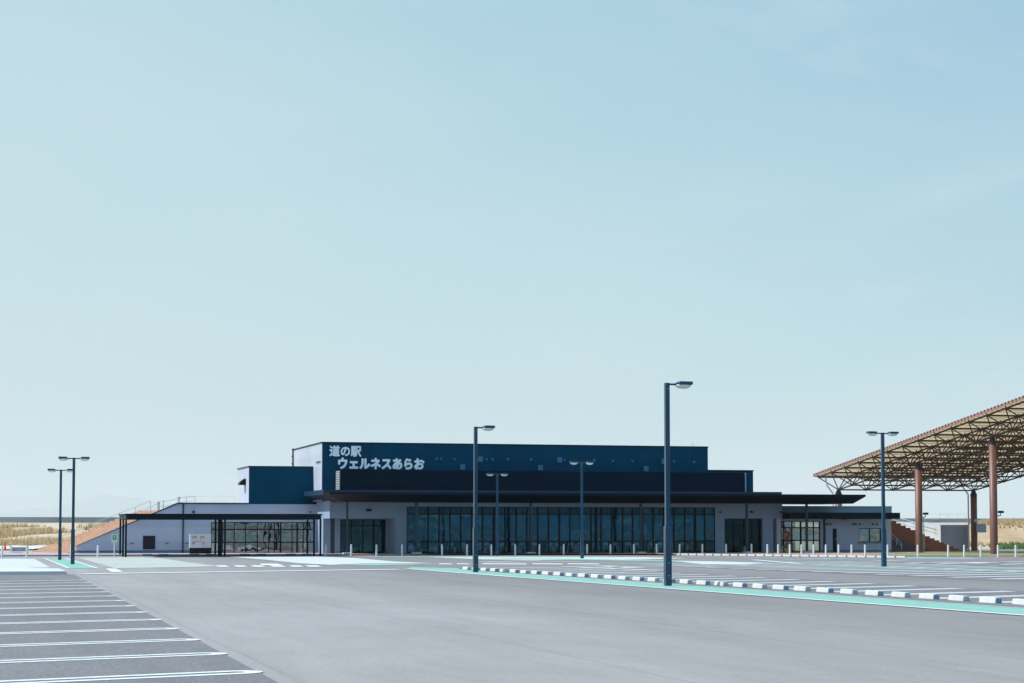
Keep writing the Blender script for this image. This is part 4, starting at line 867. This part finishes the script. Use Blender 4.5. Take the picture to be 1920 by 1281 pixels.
def column(u, v, ztop, rad=0.245):
    base = gz(u, v)+0.05; p = ploc(u, v, 0)
    mb = MB(); mb.lathe([(rad, base), (rad, base+0.02), (rad, ztop-0.45)], p.x, p.y, 28)
    o = mb.build('column', M['brown'], Pv)
    for poly in o.data.polygons: poly.use_smooth = len(poly.vertices) == 4
    mb = MB(); mb.lathe([(rad*1.05, ztop-0.47), (rad*1.05, ztop-0.25), (rad*0.8, ztop-0.22), (rad*0.8, ztop-0.12), (0.12, ztop-0.02)], p.x, p.y, 20); mb.build('cap', M['col_cap'], o)
    return o
colA = column(cU, vA, zbot(vA)); colB = column(cU, vB_, zbot(vB_)); colC = column(cU, vC, zbot(vC))
colD = column(cU+mod*5, vA, zbot(vA)); colE = column(cU+mod*5, vC, zbot(vC))
for uu in (0, mod*5):                               # white downpipes with their gutters' branch
    mb = MB(); x = uu-0.42; zt_ = zA-0.3
    mb.tube((x-0.55, 0.2, zA+0.95), (x-0.45, 0.2, zA+0.35), 0.06, 8); mb.tube((x-0.45, 0.2, zA+0.35), (x, 0.1, zt_), 0.06, 8); mb.tube((x, 0.1, zt_), (x, 0.1, gz(cU+uu, vA)+0.3), 0.06, 8); mb.tube((x, 0.1, gz(cU+uu, vA)+0.3), (x-0.25, 0.0, gz(cU+uu, vA)+0.12), 0.06, 8)
    mb.build('downpipe', M['alu'], Pv)
dU = mod*5; pz0 = SZ(1836, 990, vA)
mb = MB(); mb.box(dU+0.0, dU+0.62, -0.75, -0.32, pz0-0.35, pz0+0.32); mb.build('switch_box', M['concrete'], Pv)
mb = MB(); mb.box(dU-0.16, dU+0.06, -0.34, -0.305, SZ(1831, 979, vA), SZ(1831, 974, vA)); mb.build('notice_plate', mat('pale_blue_plate', (.3, .45, .6), .5), Pv)
for (v, y) in ((vB_, 965), (vC, 962)):
    z = SZ(1735 if v == vB_ else 1872, y, v); p = ploc(cU, v, z)
    mb = MB(); mb.tube((p.x+0.28, p.y, z-0.2), (p.x+0.5, p.y, z-0.16), 0.03); mb.tube((p.x+0.5, p.y, z-0.16), (p.x+0.5, p.y, z), 0.025)
    mb.box(p.x+0.36, p.x+0.66, p.y-0.14, p.y+0.1, z-0.01, z+0.14); mb.build('spotlight', M['black'], Pv)
mb = MB(); p = ploc(cU, vB_, 0); mb.tube((p.x+0.36, p.y, gz(cU, vB_)), (p.x+0.36, p.y, SZ(1735, 970, vB_)), 0.03); mb.build('cable_conduit', M['alu'], Pv)

# ------------------------------------------------------------------ lamp posts
def lamp(u, v, H, heads, label):
    Lm = thing('lamp_post', label, 'lamp post', u, v, gz(u, v), group='car park lamp posts')
    mb = MB(); mb.box(-0.062, 0.062, -0.062, 0.062, 1.60, H); mb.build('pole', M['lamp'], Lm, bevel=0.008)
    mb = MB(); mb.box(-0.088, 0.088, -0.088, 0.088, -0.03, 1.60); mb.build('base_sleeve', M['lamp'], Lm, bevel=0.01)
    mb = MB()
    for z in (0.28, 0.62): mb.tube((0.0, -0.088, z), (0.0, -0.097, z), 0.013, 8)
    mb.tube((0.0, -0.062, H-0.16), (0.0, -0.07, H-0.16), 0.011, 8)
    mb.build('bolt', M['alu'], Lm)
    for s_ in heads:
        mb = MB(); mb.tube((s_*0.03, 0, H-0.035), (s_*0.30, 0, H-0.035), 0.028, 10); mb.tube((s_*0.25, 0, H-0.035), (s_*0.34, 0, H-0.035), 0.042, 10); mb.build('arm', M['lamp'], Lm)
        mb = MB(); mb.prism_z([(s_*0.32, -0.15), (s_*0.70, -0.15), (s_*0.70, 0.15), (s_*0.32, 0.15)], H-0.045, H+0.045)
        hd = mb.build('lamp_head', M['lamp'], Lm, bevel=0.015)
        mb = MB(); cx = s_*0.47; b = len(mb.v); rings = 5; seg = 16
        for r in range(rings+1):
            t = r/rings*math.pi/2
            for k in range(seg): a = 2*math.pi*k/seg; mb.v.append((cx+0.225*math.cos(t)**0.8*math.cos(a), 0.145*math.cos(t)**0.8*math.sin(a), H-0.047-0.105*math.sin(t)))
        for r in range(rings):
            for k in range(seg): j = (k+1) % seg; mb.face((b+r*seg+k, b+(r+1)*seg+k, b+(r+1)*seg+j, b+r*seg+j))
        mb.face(tuple(b+k for k in range(seg)))
        mb.build('lens', M['lens'], hd, smooth=True)
for (x, y, H, heads, label) in (
    (1252.2, 1099, 5.47, (1,), 'tallest single-headed navy lamp post, nearest, standing on the mint strip'),
    (891.5, 1073.3, 5.31, (1,), 'single-headed navy lamp post near the far tip of the mint strip'),
    (1091.3, 1047.4, 5.48, (-1, 1), 'double-headed navy lamp post before the middle of the glazed front'),
    (932.3, 1042.4, 5.22, (-1, 1), 'farthest double-headed navy lamp post, just right of a single-headed one'),
    (136, 1058.3, 4.9, (-1, 1), 'taller of two double-headed lamp posts on the left mint path'),
    (112, 1050.3, 4.83, (-1, 1), 'shorter of two double-headed lamp posts on the left mint path'),
    (1657.5, 1062.8, 5.72, (-1, 1), 'double-headed navy lamp post before the right wing and pavilion')):
    u, v = P(x, y); lamp(u, v, H, heads, label)

# ------------------------------------------------------------------ bollards
bol = MB(); bol.tube((0, 0, -0.05), (0, 0, 0.60), 0.058, 14); bol.tube((0, 0, 0.60), (0, 0, 0.63), 0.050, 14); bol.lathe([(0.058, 0.63), (0.058, 0.68), (0.045, 0.71), (0.015, 0.725)], n=14)
bol_me = None
def place_bollards(items, desc, group):
    global bol_me
    for k, (u, v) in enumerate(items):
        if bol_me is None:
            o = bol.build('bollard', M['white']); bol_me = o.data
        else:
            o = bpy.data.objects.new('bollard', bol_me); C.objects.link(o)
        base = gz(u, v)+(0.10 if v > -2.3 else 0.0)
        o.location = wld(u, v, base); o.rotation_euler = (0, 0, ANG)
        tag(o, desc(k+1), 'bollard', group)
left = [P(3.75, 1046.6), P(50, 1046.2), P(133, 1043.6), P(183.2, 1046), P(232.5, 1043.4)]
ldesc = ['white bollard at the left edge of the photo by the cone', 'white bollard just right of the low gate, before the brick steps', 'white bollard half hidden behind the taller left lamp post', 'white bollard alone before the sloping wing wall, left of the green sign', 'white bollard between the left posts of the walkway canopy']
place_bollards(left, lambda k: ldesc[k-1], 'bollards before the left steps')
mid = [(SU(x, -5.0), -5.0) for x in (610.7, 658.8, 706, 753.8, 828.8, 875.7, 921.2, 966, 1011.3, 1056.8, 1100.7, 1144.4, 1188.2, 1230.8, 1273.9, 1316.6, 1361, 1408.7)]
place_bollards(mid, lambda k: 'white bollard before the glazed main front, %s from the left of its row' % ORD[k], 'bollards before the main front')
right = [P(x, y) for x, y in ((1439, 1042), (1459.3, 1042.3), (1481, 1042.5), (1502.9, 1042.7), (1525.5, 1042.9), (1548.6, 1043.1), (1572.4, 1043.3), (1596.8, 1043.5), (1622.2, 1043.6), (1664.5, 1043.8), (1720.9, 1044), (1778, 1044.1), (1808, 1044.2), (1839, 1044.3), (1871.3, 1044.5), (1904.6, 1044.6))]
place_bollards(right, lambda k: 'white bollard along the right paving edge, %s from the left of its row' % ORD[k], 'bollards along the right paving edge')

# ------------------------------------------------------------------ wheel stops
def stop_mesh(endmat):
    mb = MB(); l_2, w, h, c = 0.30, 0.085, 0.112, 0.03
    pts = [(-w, 0), (w, 0), (w-0.02, h), (-w+0.02, h)]
    b = len(mb.v)
    for y in (-l_2, l_2): mb.v += [(x, y, z) for x, z in pts]
    mb.face((b, b+1, b+2, b+3), 1); mb.face((b+7, b+6, b+5, b+4), 0)
    for i in range(4): j = (i+1) % 4; mb.face((b+j, b+i, b+4+i, b+4+j), 0)
    return mb, [M['stop_white'], endmat]
s1, mm1 = stop_mesh(M['stop_grey']); s2, mm2 = stop_mesh(M['stop_blue']); sme = [None, None]
p0 = Vector(P(1452.5+11, 1106)); p1 = Vector(P(1843+14, 1131))
step = (p1-p0)/8.0
first = p0-step*23
seq = []
k = 0
while True:
    q = first+step*k
    if q.y < -97: break
    seq.append(q); k += 1
def stop(q, i, label, group, rz=0.0, name='wheel_stop'):
    rz += random.uniform(-0.03, 0.03)
    if sme[i] is None:
        mb, mm = ((s1, mm1), (s2, mm2))[i]; o = mb.build(name, mm, bevel=0.012); sme[i] = o.data
    else:
        o = bpy.data.objects.new(name, sme[i]); C.objects.link(o)
        bv = o.modifiers.new('bevel', 'BEVEL'); bv.width = 0.012; bv.segments = 2; bv.limit_method = 'ANGLE'
    o.location = wld(q[0], q[1], gz(*q)+0.006); o.rotation_euler = (0, 0, ANG+rz); tag(o, label, 'wheel stop', group)
ang_s = math.atan2(step.y, step.x)+math.pi/2
for k, q in enumerate(seq):
    stop(q, k % 2, 'white wheel stop with %s end beside mint strip, %s from its far end' % (('grey', 'blue')[k % 2], ORD[k+1]), 'wheel stops beside the mint strip', ang_s)
a, b = Vector(P(1240, 1041)), Vector(P(1690, 1046.3)); nst = 28
ang_f = math.atan2((b-a).y, (b-a).x)+math.pi/2
for k in range(nst):
    # even spacing in the ground
    q = a.lerp(b, k/(nst-1)); stop(q, 0, 'small white wheel stop near right bollards, %s from left of its row' % ORD[k+1], 'wheel stops near the right bollards', ang_f)
mbk = MB(); mbk.box(-0.30, 0.30, -0.08, 0.08, 0, 0.13); kme = None
for k, x in enumerate((274, 305, 362, 392, 456, 486, 541, 571)):
    v = -1.6; u = SU(x, v)
    if kme is None: o = mbk.build('wheel_stop', M['kerb_blue'], bevel=0.015); kme = o.data
    else:
        o = bpy.data.objects.new('wheel_stop', kme); C.objects.link(o)
    o.location = wld(u, v-1.0, gz(u, v-1.0)); o.rotation_euler = (0, 0, ANG)
    tag(o, 'blue wheel stop under the walkway canopy, %s from the left of its row' % ORD[k+1], 'wheel stop', 'blue wheel stops under the walkway canopy')

# ------------------------------------------------------------------ far land: dry grass, low walls, sea wall, mountains
def tufts(name, spots, m):
    mb = MB()
    for (X, Y, s_) in spots:
        z = terr(X, Y)
        for k in range(9):
            a = random.uniform(0, 6.28); r = random.uniform(0, 0.45)*s_; h = random.uniform(0.45, 1.0)*s_; w = random.uniform(0.05, 0.12)*s_
            bx, by = X+r*math.cos(a), Y+r*math.sin(a); lx, ly = random.uniform(-.35, .35)*h, random.uniform(-.35, .35)*h; t = random.uniform(0, 3.14)
            cx_, sx_ = math.cos(t)*w, math.sin(t)*w
            mb.poly([(bx-cx_, by-sx_, z-0.05), (bx+cx_, by+sx_, z-0.05), (bx+lx*.5+cx_*.8, by+ly*.5+sx_*.8, z+h*.6), (bx+lx, by+ly, z+h)])
    return tag(mb.build(name, m), kind='stuff')
g1 = mat('dry_grass', (0.50, 0.34, 0.185), 0.9, var=0.2, vscale=0.25, col2=(0.52, 0.41, 0.25))
g2 = mat('green_weeds', (0.10, 0.17, 0.05), 0.9, var=0.3, vscale=0.4)
spots = []
while len(spots) < 2300:
    Y = random.uniform(186, 330); X = Y*(random.uniform(-30, 330)-960)/FPX
    if mnoise.noise(Vector((X*0.06, Y*0.03, 5)))+0.25*random.random() > 0.08: spots.append((X, Y, random.uniform(0.5, 1.15)))
while len(spots) < 3300:
    Y = random.uniform(178, 260); X = Y*(random.uniform(1815, 1960)-960)/FPX
    if mnoise.noise(Vector((X*0.09, Y*0.05, 2)))+0.3*random.random() > 0.05: spots.append((X, Y, random.uniform(0.25, 0.6)))
g1n = g1.node_tree; gt_ = g1n.nodes.new('ShaderNodeBsdfTranslucent'); gt_.inputs['Color'].default_value = (0.55, 0.44, 0.27, 1); gm_ = g1n.nodes.new('ShaderNodeMixShader'); gm_.inputs['Fac'].default_value = 0.5
g1n.links.new(g1n.nodes['Principled BSDF'].outputs['BSDF'], gm_.inputs[1]); g1n.links.new(gt_.outputs['BSDF'], gm_.inputs[2]); g1n.links.new(gm_.outputs['Shader'], g1n.nodes['Material Output'].inputs['Surface'])
tufts('dry_grass', spots, g1)
sp2 = []
while len(sp2) < 420:
    Y = random.uniform(166, 178); X = Y*(random.uniform(1858, 1960)-960)/FPX; sp2.append((X, Y, random.uniform(0.3, 0.7)))
while len(sp2) < 520:
    Y = random.uniform(200, 212); X = Y*(random.uniform(-40, 14)-960)/FPX; sp2.append((X, Y, random.uniform(0.3, 0.7)))
tufts('green_weeds', sp2, g2)
# pale track beyond the lot at left and low white kerb wall at right
tk = MB()
pl = [(-60, 1031.5), (62, 1031), (104, 1026.5), (98, 1022.5), (40, 1024), (-60, 1026)]
pp = []
for x, y in pl: g = G(x, y); pp.append((g.x, g.y))
tk.poly([(x, y, max(terr(x, y), -SLOPE*y)+0.06) for x, y in pp])
tag(tk.build('sandy_track', mat('pale_sand', (0.50, 0.48, 0.42), 0.9, var=0.06, vscale=0.4)), kind='structure')
q = G(1822, 1034.4); Kw = tag(bpy.data.objects.new('low_wall', None), 'low white kerb wall beyond the lawn at the right edge', 'wall'); C.objects.link(Kw)
Kw.location = (q.x, q.y, q.z); mb = MB(); mb.box(0, 40, 0, 0.25, -0.3, 0.17); mb.build('kerb_block', M['white'], Kw)
# sea wall
swm = mat('stained_sea_wall', (0.27, 0.295, 0.30), 0.9, var=0.22, vscale=0.06, stretch=(1, 1, 0.15), col2=(0.31, 0.33, 0.33))
mb = MB(); A0, A1 = Vector((-330, 590)), Vector((420, 860)); d = (A1-A0).normalized(); nn = Vector((-d.y, d.x))
b = len(mb.v)
for p in (A0, A1, A1+nn*4, A0+nn*4): mb.v.append((p.x, p.y, -1.0))
for p in (A0+nn*1.2, A1+nn*1.2, A1+nn*4, A0+nn*4): mb.v.append((p.x, p.y, 4.25))
for q in ((0, 3, 2, 1), (4, 5, 6, 7), (0, 1, 5, 4), (1, 2, 6, 5), (2, 3, 7, 6), (3, 0, 4, 7)): mb.face(tuple(b+i for i in q))
tag(mb.build('sea_wall', swm), 'long grey concrete sea wall along the horizon behind the building', 'wall')
# far mountains
mb = MB(); n = 120
def ridge(x): return 985-(6+22*sst(-260, 40, x)*(1-sst(430, 620, x))+30*math.exp(-((x-185)/105)**2)+18*math.exp(-((x-385)/70)**2)+5*mnoise.noise(Vector((x*0.022, 0, 0)))+2.5*mnoise.noise(Vector((x*0.08, 4, 0))))
YM = 52000
for i in range(n+1):
    x = -120+i*(900+120)/n
    X = (x-960)/FPX*YM; zt_ = CAM_Z+(985-ridge(x))/FPX*YM
    mb.v += [(X, YM, -5), (X+30*mnoise.noise(Vector((x*.1, 1, 1))), YM+420, zt_*0.55), (X, YM+2000, zt_), (X, YM+4000, -5)]
for i in range(n):
    for k in range(3): mb.face((4*i+k, 4*(i+1)+k, 4*(i+1)+k+1, 4*i+k+1))
tag(mb.build('mountains', mat('forest_mountain', (0.04, 0.09, 0.13), 0.95, var=0.3, vscale=0.003), smooth=True), kind='structure')

# unseen trees added behind the camera to darken the glass reflections
mb = MB()
for k in range(7000):
    X = random.uniform(-140, 190); top = 8.5+2.4*mnoise.noise(Vector((X*0.06, 0, 0)))+1.2*mnoise.noise(Vector((X*0.25, 3, 0)))
    if mnoise.noise(Vector((X*0.11, 8, 1))) > 0.42: continue
    z = 0.3+(top-0.3)*random.random()**0.8; Y = -105+random.uniform(-2.5, 2.5)*(1.1-z/9); r = random.uniform(0.25, 0.6)
    a = Vector((random.uniform(-1, 1), random.uniform(-1, 1), random.uniform(-.6, .6))).normalized(); c = a.orthogonal().normalized()
    p = Vector((X, Y, z)); mb.poly([p-a*r, p+c*r*.7, p+a*r, p-c*r*.7])
tag(mb.build('added_treeline', mat('dark_green_leaves', (0.035, 0.06, 0.03), 0.8, var=0.4, vscale=0.3)), kind='stuff')

# ------------------------------------------------------------------ haze
hz_ = MB(); hz_.box(-32000, 32000, -150, 57000, -7, 1150)
hm = bpy.data.materials.new('haze_air'); hm.use_nodes = True
hn = hm.node_tree.nodes; hn.remove(hn['Principled BSDF']); pv = hn.new('ShaderNodeVolumePrincipled')
pv.inputs['Color'].default_value = (0.685, 0.76, 0.795, 1); pv.inputs['Density'].default_value = 0.000045; pv.inputs['Anisotropy'].default_value = 0.0
hm.node_tree.links.new(pv.outputs['Volume'], hn['Material Output'].inputs['Volume'])
tag(hz_.build('haze', hm), kind='stuff')
